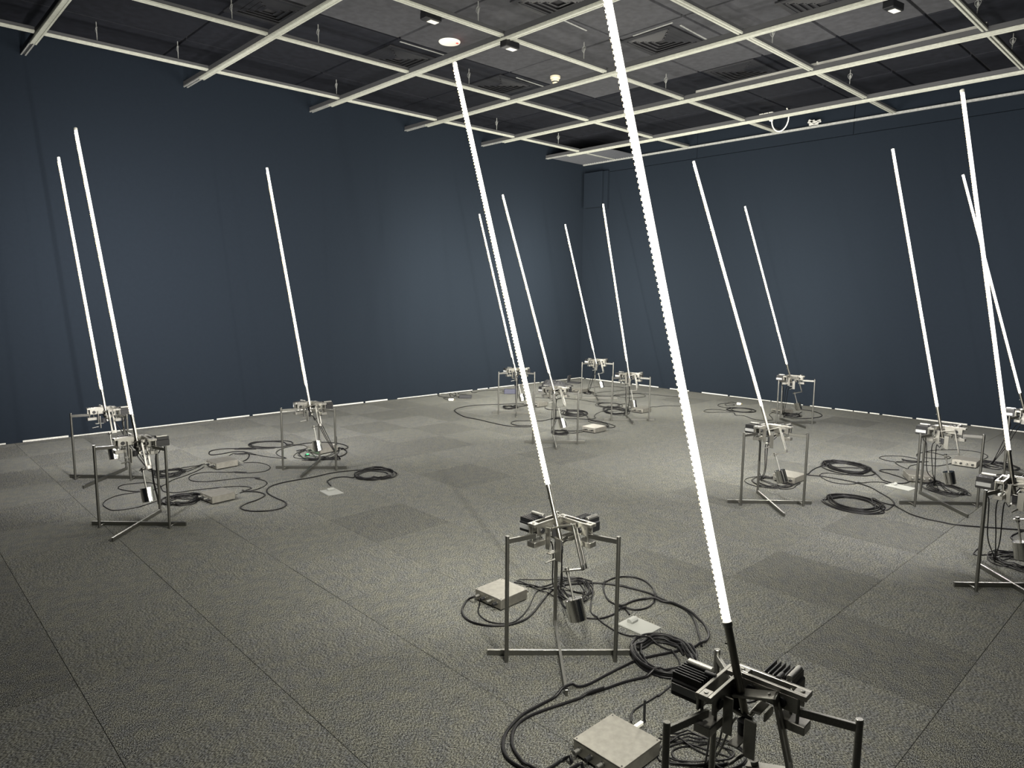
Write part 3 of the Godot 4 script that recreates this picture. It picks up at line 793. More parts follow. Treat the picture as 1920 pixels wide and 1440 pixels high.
const BOXES := [
	{"label": "large clean steel control box in the foreground with a black antenna", "x": -1.360, "z": -1.803, "sx": 0.21, "sz": 0.213, "turn": 0, "m": "sheet", "antenna": true, "pin": "steel"},
	{"label": "steel control box with bright lid behind the left leg of the central stand", "x": -2.540, "z": -2.345, "sx": 0.19, "sz": 0.19, "turn": 2, "m": "sheet", "antenna": false, "pin": "steel"},
	{"label": "steel control box at left, nearer of the two on the cable bends", "x": -5.295, "z": -1.935, "sx": 0.19, "sz": 0.18, "turn": 6, "m": "sheet", "antenna": false, "pin": "steel"},
	{"label": "steel control box at left with dark lid, farther of the two", "x": -6.310, "z": -2.360, "sx": 0.2, "sz": 0.2, "turn": 5, "m": "sheet", "antenna": false, "pin": "steel"},
	{"label": "steel control box under the middle left stand beside a green glow", "x": -6.250, "z": -3.330, "sx": 0.2, "sz": 0.22, "turn": 8, "m": "sheet", "antenna": true, "pin": "steel"},
	{"label": "control box with a bright white lid in the middle distance", "x": -5.140, "z": -6.200, "sx": 0.19, "sz": 0.22, "turn": 3, "m": "sheet", "antenna": false, "pin": "steel"},
	{"label": "steel control box on the floor behind the far stand right of the corner", "x": -5.589, "z": -7.730, "sx": 0.19, "sz": 0.2, "turn": 0, "m": "sheet", "antenna": false, "pin": "steel"},
	{"label": "steel control box with light lid behind the counterweight right of centre", "x": -2.610, "z": -5.785, "sx": 0.19, "sz": 0.21, "turn": 0, "m": "sheet", "antenna": false, "pin": "steel"},
	{"label": "small-looking steel control box behind the legs of the back wall stand", "x": -4.268, "z": -9.121, "sx": 0.19, "sz": 0.2, "turn": -20, "m": "sheet", "antenna": false, "pin": "steel"},
	{"label": "steel control box with a row of plugs left of the right-hand stand's feet", "x": -1.863, "z": -6.654, "sx": 0.19, "sz": 0.2, "turn": 30, "m": "sheet", "antenna": false, "pin": "steel"},
	{"label": "flat steel control box with yellow plugs and dark lid at far right", "x": -1.730, "z": -7.600, "sx": 0.2, "sz": 0.2, "turn": 3, "m": "sheet", "antenna": false, "pin": "yellow"},
	{"label": "control box glimpsed behind the glowing central tube", "x": -6.851, "z": -7.012, "sx": 0.19, "sz": 0.2, "turn": 0, "m": "sheet", "antenna": false, "pin": "steel"},
	{"label": "control box on the floor left of the stand nearest the corner", "x": -7.400, "z": -8.542, "sx": 0.19, "sz": 0.2, "turn": 0, "m": "sheet", "antenna": false, "pin": "steel"},
]
const PLATES := [
	{"label": "grey floor plate with cable hood between the central and nearest stands", "x": -1.878, "z": -2.637, "w": 0.166, "d": 0.128, "turn": 0, "m": "plate"},
	{"label": "grey floor plate with cable hood in front of the neat coil at left", "x": -4.900, "z": -2.680, "w": 0.172, "d": 0.13, "turn": -5, "m": "plate"},
	{"label": "pale floor plate with cable hood left of the right-hand stand", "x": -1.884, "z": -6.284, "w": 0.2, "d": 0.13, "turn": -8, "m": "plate_pale"},
]
const ADAPTERS := [
	{"label": "flat black power adapter on the floor by the left wall", "x": -8.105, "z": -6.714, "turn": 46.0, "m": "black_matte", "s": Vector3(0.19, 0.045, 0.08)},
	{"label": "dark blue power supply block behind a leg of the far left stand", "x": -8.015, "z": -7.562, "turn": 48.0, "m": "navy", "s": Vector3(0.19, 0.075, 0.1)},
]
const PLUGS := [
	{"label": "white plug block on the floor near the left wall", "x": -8.047, "z": -6.390, "turn": 44.0, "s": Vector3(0.075, 0.032, 0.04)},
	{"label": "white plug lying on the floor near the back wall", "x": -5.025, "z": -9.339, "turn": 20.0, "s": Vector3(0.06, 0.03, 0.04)},
]
const BAG := Vector2(-8.224, -8.835)
const DEVICE := Vector2(-8.251, -9.362)
const GREEN := Vector2(-6.194, -3.138)
const DIFFUSERS := [
	[-6.756, -4.633, "ceiling air vent left of the round white ceiling disc"],
	[-6.681, -6.114, "ceiling air vent beside the top of the tall central tube"],
	[-4.408, -6.247, "ceiling air vent just right of the nearest glowing tube"],
	[-4.321, -7.700, "dark ceiling air vent between two rails right of the nearest tube"],
	[-6.478, -3.036, "dark ceiling air vent at the upper left"],
	[-4.486, -4.783, "ceiling air vent cut by the top edge near the centre"],
	[-2.860, -6.461, "ceiling air vent cut by the top edge right of centre"],
]
const SPEAKER := Vector2(-5.959, -4.727)
const SMOKE := Vector2(-5.978, -6.338)
const SPOTS := [
	{"label": "black spotlight on the rail left of centre above the white disc", "x": -5.129, "y": 4.000, "z": -3.865, "turn": 90},
	{"label": "black spotlight under the rail crossing near the centre", "x": -4.968, "y": 3.920, "z": -4.650, "turn": 90},
	{"label": "black spotlight at the top right with a bright square face", "x": -2.269, "y": 4.000, "z": -6.422, "turn": 80},
]
const BATTEN := [-4.897, -1.963, -7.690]
const LOOP := Vector3(-4.714, 3.995, -9.500)
const JUNCTION := Vector3(-4.840, 4.033, -9.350)
const PATCH := Vector3(-4.415, 3.965, -9.950)
const CROSS_Z := [-1.481, -3.032, -4.597, -6.083, -7.548, -9.028, 0.07, 1.6]
const MAIN_X := [-7.948, -6.488, -4.992, -3.429, -1.877, -0.32, 1.23]
const HANGERS := [[-7.948, -1.968], [-7.948, -2.714], [-7.948, -4.550], [-7.948, -7.186], [-7.948, -8.523], [-6.488, -2.691], [-6.488, -3.530], [-6.488, -5.430], [-4.992, -4.284], [-4.992, -5.716], [-4.992, -7.182], [-3.429, -6.662], [-3.429, -8.542], [-1.877, -8.510], [-1.877, -7.245]]
const EDGE_STRIPS := [[-6.314, -4.359, -6.317, -4.989], [-4.044, -6.026, -4.073, -6.624], [-6.336, -6.040, -6.366, -6.625], [-4.748, -5.147, -4.766, -5.492], [-4.533, -5.930, -4.060, -5.915]]
const CABLES := [
	{"label": "thin black cable looping wide around the floor under the leftmost front stand", "r": 0.0034, "p": [-6.391, -1, -2.227, -6.306, -1, -2.154, -6.178, -1, -1.99, -6.104, -1, -1.865, -6.007, -1, -1.779, -5.899, -1, -1.652, -5.912, -1, -1.526, -5.91, -1, -1.4, -5.835, -1, -1.308, -5.735, -1, -1.26, -5.599, -1, -1.257, -5.521, -1, -1.278, -5.485, -1, -1.415, -5.526, -1, -1.518, -5.579, -1, -1.621, -5.632, -1, -1.728, -5.631, -1, -1.814, -5.527, -1, -1.882]},
	{"label": "black cable making a narrow loop behind the front left counterweight and passing its box", "r": 0.0034, "p": [-5.355, -1, -2.13, -5.403, -1, -2.208, -5.43, -1, -2.255, -5.536, -1, -2.219, -5.614, -1, -2.077, -5.674, -1, -1.889, -5.7, -1, -1.763, -5.786, -1, -1.704, -5.988, -1, -1.729, -6.146, -1, -1.697, -6.2, -1, -1.611, -6.214, -1, -1.515, -6.146, -1, -1.465, -6.045, -1, -1.478, -5.944, -1, -1.535, -5.913, -1, -1.61]},
	{"label": "black cable in an S curve between the two left metal boxes", "r": 0.0034, "p": [-6.304, -1, -2.553, -6.266, -1, -2.621, -6.266, -1, -2.621, -6.174, -1, -2.674, -5.982, -1, -2.664, -5.877, -1, -2.567, -5.915, -1, -2.431, -6.004, -1, -2.349, -5.92, -1, -2.425, -6.104, -1, -2.264, -6.191, -1, -2.143, -6.159, -1, -2.042, -6.057, -1, -1.982, -5.952, -1, -1.985, -5.865, -1, -2.062, -5.823, -1, -2.194, -5.769, -1, -2.362, -5.68, -1, -2.44, -5.702, -1, -2.402, -5.576, -1, -2.428, -5.483, -1, -2.408, -5.39, -1, -2.319, -5.358, -1, -2.232, -5.37, -1, -2.158]},
	{"label": "black cable from the farther left box ending in a ring by the middle left stand", "r": 0.0048, "p": [-6.357, -1, -2.571, -6.419, -1, -2.635, -6.585, -1, -2.724, -6.721, -1, -2.744, -6.809, -1, -2.673, -6.793, -1, -2.545, -6.815, -1, -2.451, -6.897, -1, -2.456, -6.998, -1, -2.518, -7.004, -1, -2.626, -6.923, -1, -2.755, -6.782, -1, -2.879, -6.915, -1, -2.716, -6.763, -1, -2.926, -6.698, -1, -3.036, -6.851, -1, -2.899, -7.026, -1, -2.904, -7.113, -1, -3.003, -7.059, -1, -3.154, -6.937, -1, -3.286, -6.8, -1, -3.281, -6.703, -1, -3.144, -6.723, -1, -3.001, -6.867, -1, -2.906, -7.001, -1, -2.907, -7.072, -1, -3.024, -6.998, -1, -3.175, -6.873, -1, -3.23, -6.757, -1, -3.198, -6.712, -1, -3.236, -6.691, -1, -3.424, -6.627, -1, -3.544, -6.482, -1, -3.63, -6.279, -1, -3.627, -6.2, -1, -3.566, -6.199, -1, -3.505]},
	{"label": "thin black cable running from the farther left box to the middle left box", "r": 0.0034, "p": [-6.673, -1, -2.567, -6.737, -1, -2.631, -6.668, -1, -2.687, -6.541, -1, -2.774, -6.706, -1, -2.632, -6.589, -1, -2.742, -6.358, -1, -2.835, -6.216, -1, -2.929, -6.351, -1, -2.921, -6.499, -1, -2.96, -6.592, -1, -3.034, -6.648, -1, -3.118, -6.684, -1, -3.261, -6.636, -1, -3.316, -6.504, -1, -3.307]},
	{"label": "long black cable with S bends ending in a neat coil beside a floor plate", "r": 0.0048, "p": [-5.365, -1, -2.149, -5.331, -1, -2.213, -5.255, -1, -2.252, -5.164, -1, -2.248, -5.082, -1, -2.148, -5.043, -1, -2.049, -4.979, -1, -1.979, -4.893, -1, -1.98, -4.82, -1, -2.021, -4.763, -1, -2.109, -4.761, -1, -2.189, -4.817, -1, -2.257, -4.9, -1, -2.283, -5.012, -1, -2.279, -5.155, -1, -2.28, -5.263, -1, -2.307, -5.368, -1, -2.384, -5.412, -1, -2.496, -5.414, -1, -2.639, -5.407, -1, -2.799, -5.427, -1, -2.98, -5.374, -1, -3.171, -5.312, -1, -3.269, -5.23, -1, -3.356, -5.143, -1, -3.402, -5.02, -1, -3.383, -4.95, -1, -3.291, -4.959, -1, -3.181, -4.968, -1, -3.181, -4.979, -1, -3.278, -5.044, -1, -3.353, -5.139, -1, -3.379, -5.228, -1, -3.345, -5.285, -1, -3.267, -5.273, -1, -3.164, -5.204, -1, -3.084, -5.103, -1, -3.057, -5.01, -1, -3.093, -4.955, -1, -3.178, -4.967, -1, -3.282, -5.038, -1, -3.364, -5.141, -1, -3.392, -5.237, -1, -3.355, -5.299, -1, -3.271, -5.287, -1, -3.159, -5.212, -1, -3.072, -5.102, -1, -3.042, -5, -1, -3.082, -4.959, -1, -3.179, -4.971, -1, -3.281, -5.04, -1, -3.361, -5.14, -1, -3.388, -5.234, -1, -3.352, -5.298, -1, -3.27, -5.286, -1, -3.16, -5.211, -1, -3.073, -5.102, -1, -3.044, -5.001, -1, -3.083, -5.012, -1, -3.193, -5.02, -1, -3.262, -5.066, -1, -3.316, -5.134, -1, -3.334, -5.198, -1, -3.31, -5.264, -1, -3.261, -5.254, -1, -3.172, -5.194, -1, -3.102, -5.106, -1, -3.078, -5.024, -1, -3.11, -4.944, -1, -3.175, -5.114, -1, -3.041, -5.231, -1, -2.998, -5.265, -1, -2.906, -5.213, -1, -2.815, -5.123, -1, -2.779, -5.061, -1, -2.76]},
	{"label": "black cable in a wide hairpin across the floor beneath the far left stand", "r": 0.0048, "p": [-7.117, -1, -6.995, -7.183, -1, -6.899, -7.318, -1, -6.657, -7.458, -1, -6.399, -7.468, -1, -6.162, -7.384, -1, -5.945, -7.272, -1, -5.84, -7.004, -1, -5.711, -6.812, -1, -5.653, -6.597, -1, -5.661, -6.326, -1, -5.645, -6.079, -1, -5.641, -5.942, -1, -5.676, -5.828, -1, -5.788, -5.775, -1, -5.894, -5.832, -1, -5.906, -5.971, -1, -5.76, -6.129, -1, -5.804, -6.193, -1, -5.95, -6.088, -1, -6.093, -5.985, -1, -6.19, -5.999, -1, -6.375, -5.925, -1, -6.519, -5.986, -1, -6.382, -5.919, -1, -6.528, -5.821, -1, -6.641, -5.67, -1, -6.723, -5.515, -1, -6.735, -5.282, -1, -6.676, -5.166, -1, -6.624, -5.123, -1, -6.522, -5.169, -1, -6.462]},
	{"label": "tangled adapter cord with a white plug lying against the left wall", "r": 0.0034, "p": [-8.108, -1, -6.42, -8.199, -1, -6.415, -8.328, -1, -6.472, -8.239, -1, -6.524, -8.354, -1, -6.709, -8.57, -1, -6.904, -8.735, -1, -6.978, -8.614, -1, -6.818, -8.319, -1, -6.589, -8.373, -1, -6.526, -8.558, -1, -6.546, -8.67, -1, -6.705, -8.619, -1, -6.811, -8.418, -1, -6.744, -8.228, -1, -6.696]},
	{"label": "thin cord running along the left wall from one adapter to the next", "r": 0.0034, "p": [-8.089, -1, -6.807, -8.346, -1, -6.941, -8.531, -1, -6.916, -8.6, -1, -7.02, -8.607, -1, -7.13, -8.632, -1, -7.27, -8.461, -1, -7.161, -8.447, -1, -7.226, -8.528, -1, -7.345, -8.496, -1, -7.578, -8.373, -1, -7.763, -8.175, -1, -7.668]},
	{"label": "black cable from the far left stand winding into a small stack by the corner stands", "r": 0.0034, "p": [-7.443, -1, -7.559, -7.302, -1, -7.662, -7.119, -1, -7.668, -7.096, -1, -7.817, -6.863, -1, -7.909, -6.561, -1, -7.912, -6.377, -1, -7.956, -6.407, -1, -7.989, -6.448, -1, -7.881, -6.41, -1, -7.754, -6.307, -1, -7.656, -6.178, -1, -7.625, -6.053, -1, -7.654, -6.007, -1, -7.773, -6.05, -1, -7.915, -6.165, -1, -8.024, -6.308, -1, -8.059, -6.367, -1, -7.951, -6.398, -1, -7.869, -6.369, -1, -7.772, -6.29, -1, -7.698, -6.192, -1, -7.674, -6.086, -1, -7.684, -6.048, -1, -7.783, -6.083, -1, -7.9, -6.178, -1, -7.99, -6.296, -1, -8.019, -6.377, -1, -7.96, -6.411, -1, -7.872, -6.379, -1, -7.768, -6.294, -1, -7.688, -6.189, -1, -7.662, -6.08, -1, -7.679, -6.157, -1, -8.114, -5.988, -1, -8.038]},
	{"label": "black cable in wide rings around the feet of the stand nearest the corner", "r": 0.0034, "p": [-7.523, -1, -8.803, -7.623, -1, -9.121, -7.571, -1, -9.434, -7.38, -1, -9.536, -7.192, -1, -9.497, -7.085, -1, -9.325, -7.103, -1, -9.057, -7.164, -1, -8.771, -7.091, -1, -8.543, -6.938, -1, -8.458, -6.768, -1, -8.634, -6.709, -1, -8.915, -6.687, -1, -9.131, -6.479, -1, -9.054, -6.399, -1, -8.902, -6.476, -1, -8.647, -6.679, -1, -8.636, -6.8, -1, -8.674, -6.806, -1, -8.88, -6.703, -1, -9.153, -6.45, -1, -9.222, -6.258, -1, -9.264, -6.105, -1, -9.315, -6.031, -1, -9.376]},
	{"label": "thin black cable leading right from the box behind the corner stands", "r": 0.0034, "p": [-5.675, -1, -7.886, -5.691, -1, -8.018, -5.741, -1, -8.2, -5.697, -1, -8.23, -5.669, -1, -8.401, -5.522, -1, -8.553, -5.425, -1, -8.623]},
	{"label": "thick black cable coiled tight on the floor between two far stands", "r": 0.0048, "p": [-6.699, -1, -6.995, -6.526, -1, -6.892, -6.35, -1, -6.999, -6.264, -1, -6.913, -6.187, -1, -6.813, -6.075, -1, -6.76, -5.973, -1, -6.776, -5.918, -1, -6.853, -5.988, -1, -6.955, -6.039, -1, -7.02, -6.112, -1, -7.055, -6.179, -1, -7.045, -6.215, -1, -6.994, -6.227, -1, -6.918, -6.167, -1, -6.84, -6.08, -1, -6.799, -6, -1, -6.811, -5.957, -1, -6.872, -5.961, -1, -6.959, -6.024, -1, -7.041, -6.115, -1, -7.084, -6.199, -1, -7.071, -6.245, -1, -7.007, -6.298, -1, -6.907, -6.205, -1, -6.786, -6.071, -1, -6.723, -5.947, -1, -6.742, -5.88, -1, -6.836, -5.912, -1, -6.966, -5.998, -1, -7.078, -6.122, -1, -7.137, -6.237, -1, -7.119, -6.298, -1, -7.033, -6.221, -1, -6.919, -6.164, -1, -6.844, -6.081, -1, -6.805, -6.004, -1, -6.817, -5.963, -1, -6.875, -5.908, -1, -6.967, -5.996, -1, -7.081, -6.122, -1, -7.14, -6.239, -1, -7.122, -6.302, -1, -7.034, -6.219, -1, -6.919, -6.163, -1, -6.846, -6.081, -1, -6.808, -6.006, -1, -6.819, -5.965, -1, -6.876, -5.927, -1, -6.964, -6.006, -1, -7.067, -6.12, -1, -7.12, -6.225, -1, -7.104, -6.282, -1, -7.025, -6.218, -1, -6.92, -5.873, -1, -6.914, -5.656, -1, -6.714, -5.53, -1, -6.677, -5.333, -1, -6.664, -5.206, -1, -6.555, -5.166, -1, -6.451]},
	{"label": "thin black cable bending forward from the right far stand to the white-topped box", "r": 0.0034, "p": [-5.957, -1, -7.556, -5.946, -1, -7.323, -5.811, -1, -7.014, -5.669, -1, -6.852, -5.669, -1, -6.767, -5.603, -1, -6.641, -5.474, -1, -6.596, -5.312, -1, -6.609, -5.197, -1, -6.528, -5.182, -1, -6.47]},
	{"label": "thick black cable arcing from the central box to behind the nearest rig", "r": 0.0055, "p": [-2.605, 0.035, -2.215, -2.65, -1, -2.215, -2.613, -1, -2.155, -2.573, -1, -2.11, -2.513, -1, -2.076, -2.445, -1, -2.067, -2.378, -1, -2.093, -2.331, -1, -2.137, -2.298, -1, -2.194, -2.291, -1, -2.276, -2.322, -1, -2.37, -2.365, -1, -2.458, -2.414, -1, -2.562, -2.437, -1, -2.635, -2.433, -1, -2.722, -2.396, -1, -2.791, -2.353, -1, -2.852, -2.297, -1, -2.899, -2.189, -1, -2.956, -2.231, -1, -2.939, -2.144, -1, -2.961, -2.06, -1, -2.974, -1.992, -1, -2.965, -1.93, -1, -2.961, -1.837, -1, -2.951, -1.771, -1, -2.917, -1.706, -1, -2.857, -1.639, -1, -2.775, -1.592, -1, -2.719, -1.566, -1, -2.682]},
	{"label": "black power cable looping once on its way to the floor plate by the central stand", "r": 0.005, "p": [-1.98, -1, -2.696, -2.039, -1, -2.731, -2.096, -1, -2.734, -2.148, -1, -2.744, -2.22, -1, -2.799, -2.285, -1, -2.869, -2.316, -1, -2.944, -2.305, -1, -3.025, -2.25, -1, -3.086, -2.175, -1, -3.09, -2.093, -1, -3.047, -2.021, -1, -2.972, -1.98, -1, -2.897, -1.968, -1, -2.812, -1.993, -1, -2.758, -2.032, -1, -2.73, -2.043, -1, -2.697, -2.036, -1, -2.634, -2.049, -1, -2.56, -2.1, -1, -2.511, -2.109, -1, -2.509, -2.183, -1, -2.507, -2.271, -1, -2.53, -2.376, -1, -2.604]},
	{"label": "thick black cable in a big foreground bend, outer of two, to the near box", "r": 0.0062, "p": [-2.046, -1, -2.705, -2.063, -1, -2.787, -2.048, -1, -2.873, -2.018, -1, -2.916, -1.965, -1, -2.935, -1.892, -1, -2.949, -1.818, -1, -2.939, -1.755, -1, -2.919, -1.689, -1, -2.89, -1.632, -1, -2.839, -1.596, -1, -2.795, -1.58, -1, -2.745, -1.578, -1, -2.669, -1.605, -1, -2.593, -1.632, -1, -2.52, -1.661, -1, -2.452, -1.686, -1, -2.38, -1.698, -1, -2.293, -1.705, -1, -2.173, -1.711, -1, -2.057, -1.725, -1, -2.014, -1.731, -1, -1.957, -1.74, -1, -1.874, -1.743, -1, -1.803, -1.744, -1, -1.732, -1.73, -1, -1.666, -1.704, -1, -1.601, -1.672, -1, -1.558, -1.635, -1, -1.528, -1.594, -1, -1.511, -1.551, -1, -1.511, -1.511, -1, -1.522, -1.476, -1, -1.55, -1.467, -1, -1.599, -1.466, -1, -1.644, -1.435, 0.035, -1.655]},
	{"label": "thick black cable coiled behind the nearest rig, inner of the two foreground bends", "r": 0.0062, "p": [-1.575, -1, -2.551, -1.637, -1, -2.586, -1.697, -1, -2.584, -1.735, -1, -2.545, -1.734, -1, -2.484, -1.731, -1, -2.386, -1.633, -1, -2.33, -1.536, -1, -2.334, -1.477, -1, -2.397, -1.478, -1, -2.494, -1.567, -1, -2.56, -1.637, -1, -2.6, -1.706, -1, -2.597, -1.749, -1, -2.553, -1.748, -1, -2.483, -1.704, -1, -2.415, -1.634, -1, -2.375, -1.564, -1, -2.378, -1.522, -1, -2.422, -1.522, -1, -2.492, -1.535, -1, -2.594, -1.637, -1, -2.653, -1.739, -1, -2.649, -1.801, -1, -2.583, -1.8, -1, -2.481, -1.731, -1, -2.386, -1.633, -1, -2.33, -1.536, -1, -2.334, -1.477, -1, -2.397, -1.478, -1, -2.494, -1.563, -1, -2.564, -1.637, -1, -2.606, -1.71, -1, -2.603, -1.754, -1, -2.556, -1.753, -1, -2.483, -1.735, -1, -2.383, -1.633, -1, -2.324, -1.532, -1, -2.328, -1.471, -1, -2.393, -1.472, -1, -2.494, -1.553, -1, -2.574, -1.637, -1, -2.623, -1.72, -1, -2.619, -1.771, -1, -2.566, -1.77, -1, -2.482, -1.723, -1, -2.395, -1.634, -1, -2.343, -1.544, -1, -2.347, -1.49, -1, -2.404, -1.491, -1, -2.494, -1.567, -1, -2.56, -1.505, -1, -2.505, -1.519, -1, -2.431, -1.548, -1, -2.374, -1.575, -1, -2.303, -1.619, -1, -2.191, -1.642, -1, -2.094, -1.667, -1, -2.004, -1.639, -1, -2.078, -1.663, -1, -1.984, -1.686, -1, -1.892, -1.709, -1, -1.804, -1.719, -1, -1.743, -1.718, -1, -1.689, -1.701, -1, -1.639, -1.667, -1, -1.596, -1.626, -1, -1.564, -1.581, -1, -1.546, -1.527, -1, -1.532, -1.484, -1, -1.532, -1.44, -1, -1.556, -1.42, -1, -1.606, -1.385, 0.035, -1.655]},
	{"label": "thin black cable wandering from the central stand to the left motor of the nearest rig", "r": 0.004, "p": [-2.568, -1, -2.556, -2.503, -1, -2.621, -2.496, -1, -2.705, -2.489, -1, -2.821, -2.425, -1, -2.862, -2.361, -1, -2.854, -2.304, -1, -2.798, -2.202, -1, -2.667, -2.13, -1, -2.58, -2.058, -1, -2.542, -1.96, -1, -2.516, -1.919, -1, -2.509, -1.842, -1, -2.518, -1.774, -1, -2.537, -1.701, -1, -2.545, -1.628, -1, -2.536, -1.574, -1, -2.507, -1.533, -1, -2.463]},
	{"label": "thin black cable curling inside the thick loop in front of the central box", "r": 0.0034, "p": [-2.562, 0.035, -2.215, -2.567, -1, -2.221, -2.511, -1, -2.163, -2.456, -1, -2.138, -2.391, -1, -2.133, -2.342, -1, -2.165, -2.313, -1, -2.208, -2.326, -1, -2.28, -2.376, -1, -2.385, -2.445, -1, -2.487, -2.481, -1, -2.55, -2.474, -1, -2.625, -2.459, -1, -2.694]},
	{"label": "thin black cable running from the back of the near box to the nearest left motor", "r": 0.004, "p": [-1.41, 0.035, -1.952, -1.471, -1, -2.04, -1.477, -1, -2.075, -1.474, -1, -2.157, -1.472, -1, -2.232, -1.468, -1, -2.204, -1.476, -1, -2.302]},
	{"label": "black cable with a small flat coil and a white plug near the back wall", "r": 0.0034, "p": [-5.049, -1, -9.383, -5.205, -1, -9.475, -5.189, -1, -9.25, -5.088, -1, -9.112, -5.026, -1, -9.185, -5.084, -1, -9.3, -5.221, -1, -9.275, -5.204, -1, -9.058, -5.064, -1, -8.941, -4.94, -1, -8.96, -4.917, -1, -8.803, -4.809, -1, -8.724, -4.681, -1, -8.719, -4.582, -1, -8.79, -4.549, -1, -8.91, -4.616, -1, -9.018, -4.71, -1, -9.087, -4.822, -1, -9.092, -4.909, -1, -9.03, -4.938, -1, -8.925, -4.919, -1, -8.802, -4.81, -1, -8.722, -4.68, -1, -8.717, -4.58, -1, -8.788, -4.547, -1, -8.91, -4.6, -1, -9.03, -4.705, -1, -9.107, -4.83, -1, -9.112, -4.927, -1, -9.043, -4.959, -1, -8.926, -4.866, -1, -8.84, -4.793, -1, -8.786, -4.706, -1, -8.783, -4.638, -1, -8.831, -4.616, -1, -8.912, -4.642, -1, -8.999, -4.719, -1, -9.055, -4.81, -1, -9.059, -4.881, -1, -9.009, -4.904, -1, -8.924, -4.855, -1, -8.847, -4.785, -1, -8.683, -4.93, -1, -8.707, -5.062, -1, -8.646, -5.061, -1, -8.452, -4.959, -1, -8.381, -4.835, -1, -8.543, -4.722, -1, -8.63, -4.59, -1, -8.47, -4.495, -1, -8.504, -4.267, -1, -8.359, -4.134, -1, -8.387, -4.101, -1, -8.496, -4.235, -1, -8.73, -4.316, -1, -8.849, -4.384, -1, -9.122]},
	{"label": "black cable in a flat ring beneath the stand at the back wall", "r": 0.0048, "p": [-4.213, -1, -9.58, -4.088, -1, -9.596, -3.841, -1, -9.383, -3.786, -1, -9.144, -3.89, -1, -8.884, -4.083, -1, -8.799, -4.119, -1, -8.907, -4.065, -1, -9.055, -4.117, -1, -9.388]},
	{"label": "black cable bundled in the higher of two thick coils and ending at a box", "r": 0.0048, "p": [-2.6, -1, -6.07, -2.59, -1, -6.115, -2.625, -1, -6.285, -2.632, -1, -6.504, -2.605, -1, -6.602, -2.567, -1, -6.529, -2.472, -1, -6.456, -2.367, -1, -6.442, -2.29, -1, -6.493, -2.272, -1, -6.588, -2.327, -1, -6.687, -2.416, -1, -6.755, -2.516, -1, -6.768, -2.588, -1, -6.72, -2.604, -1, -6.631, -2.581, -1, -6.519, -2.476, -1, -6.439, -2.358, -1, -6.424, -2.273, -1, -6.48, -2.253, -1, -6.585, -2.279, -1, -6.718, -2.405, -1, -6.815, -2.546, -1, -6.833, -2.647, -1, -6.766, -2.671, -1, -6.639, -2.554, -1, -6.537, -2.469, -1, -6.472, -2.375, -1, -6.46, -2.306, -1, -6.505, -2.29, -1, -6.59, -2.272, -1, -6.723, -2.403, -1, -6.823, -2.55, -1, -6.842, -2.656, -1, -6.772, -2.68, -1, -6.641, -2.584, -1, -6.517, -2.476, -1, -6.435, -2.356, -1, -6.419, -2.269, -1, -6.477, -2.249, -1, -6.585, -2.305, -1, -6.701, -2.411, -1, -6.782, -2.529, -1, -6.798, -2.615, -1, -6.741, -2.635, -1, -6.635, -2.627, -1, -6.489, -2.486, -1, -6.381, -2.329, -1, -6.361, -2.216, -1, -6.436, -2.189, -1, -6.577, -2.29, -1, -6.711, -2.407, -1, -6.801, -2.539, -1, -6.818, -2.634, -1, -6.756, -2.656, -1, -6.638, -2.582, -1, -6.519, -2.476, -1, -6.437, -2.357, -1, -6.422, -2.271, -1, -6.478, -2.251, -1, -6.585, -2.29, -1, -6.711, -2.407, -1, -6.801, -2.539, -1, -6.818, -2.634, -1, -6.756, -2.656, -1, -6.638, -2.617, -1, -6.496, -2.333, -1, -6.694, -2.262, -1, -6.654, -2.148, -1, -6.537, -2.058, -1, -6.398, -1.971, -1, -6.36, -1.908, -1, -6.413, -1.891, -1, -6.508, -1.954, -1, -6.594, -2.092, -1, -6.676, -2.199, -1, -6.725, -2.193, -1, -6.795, -2.092, -1, -6.901]},
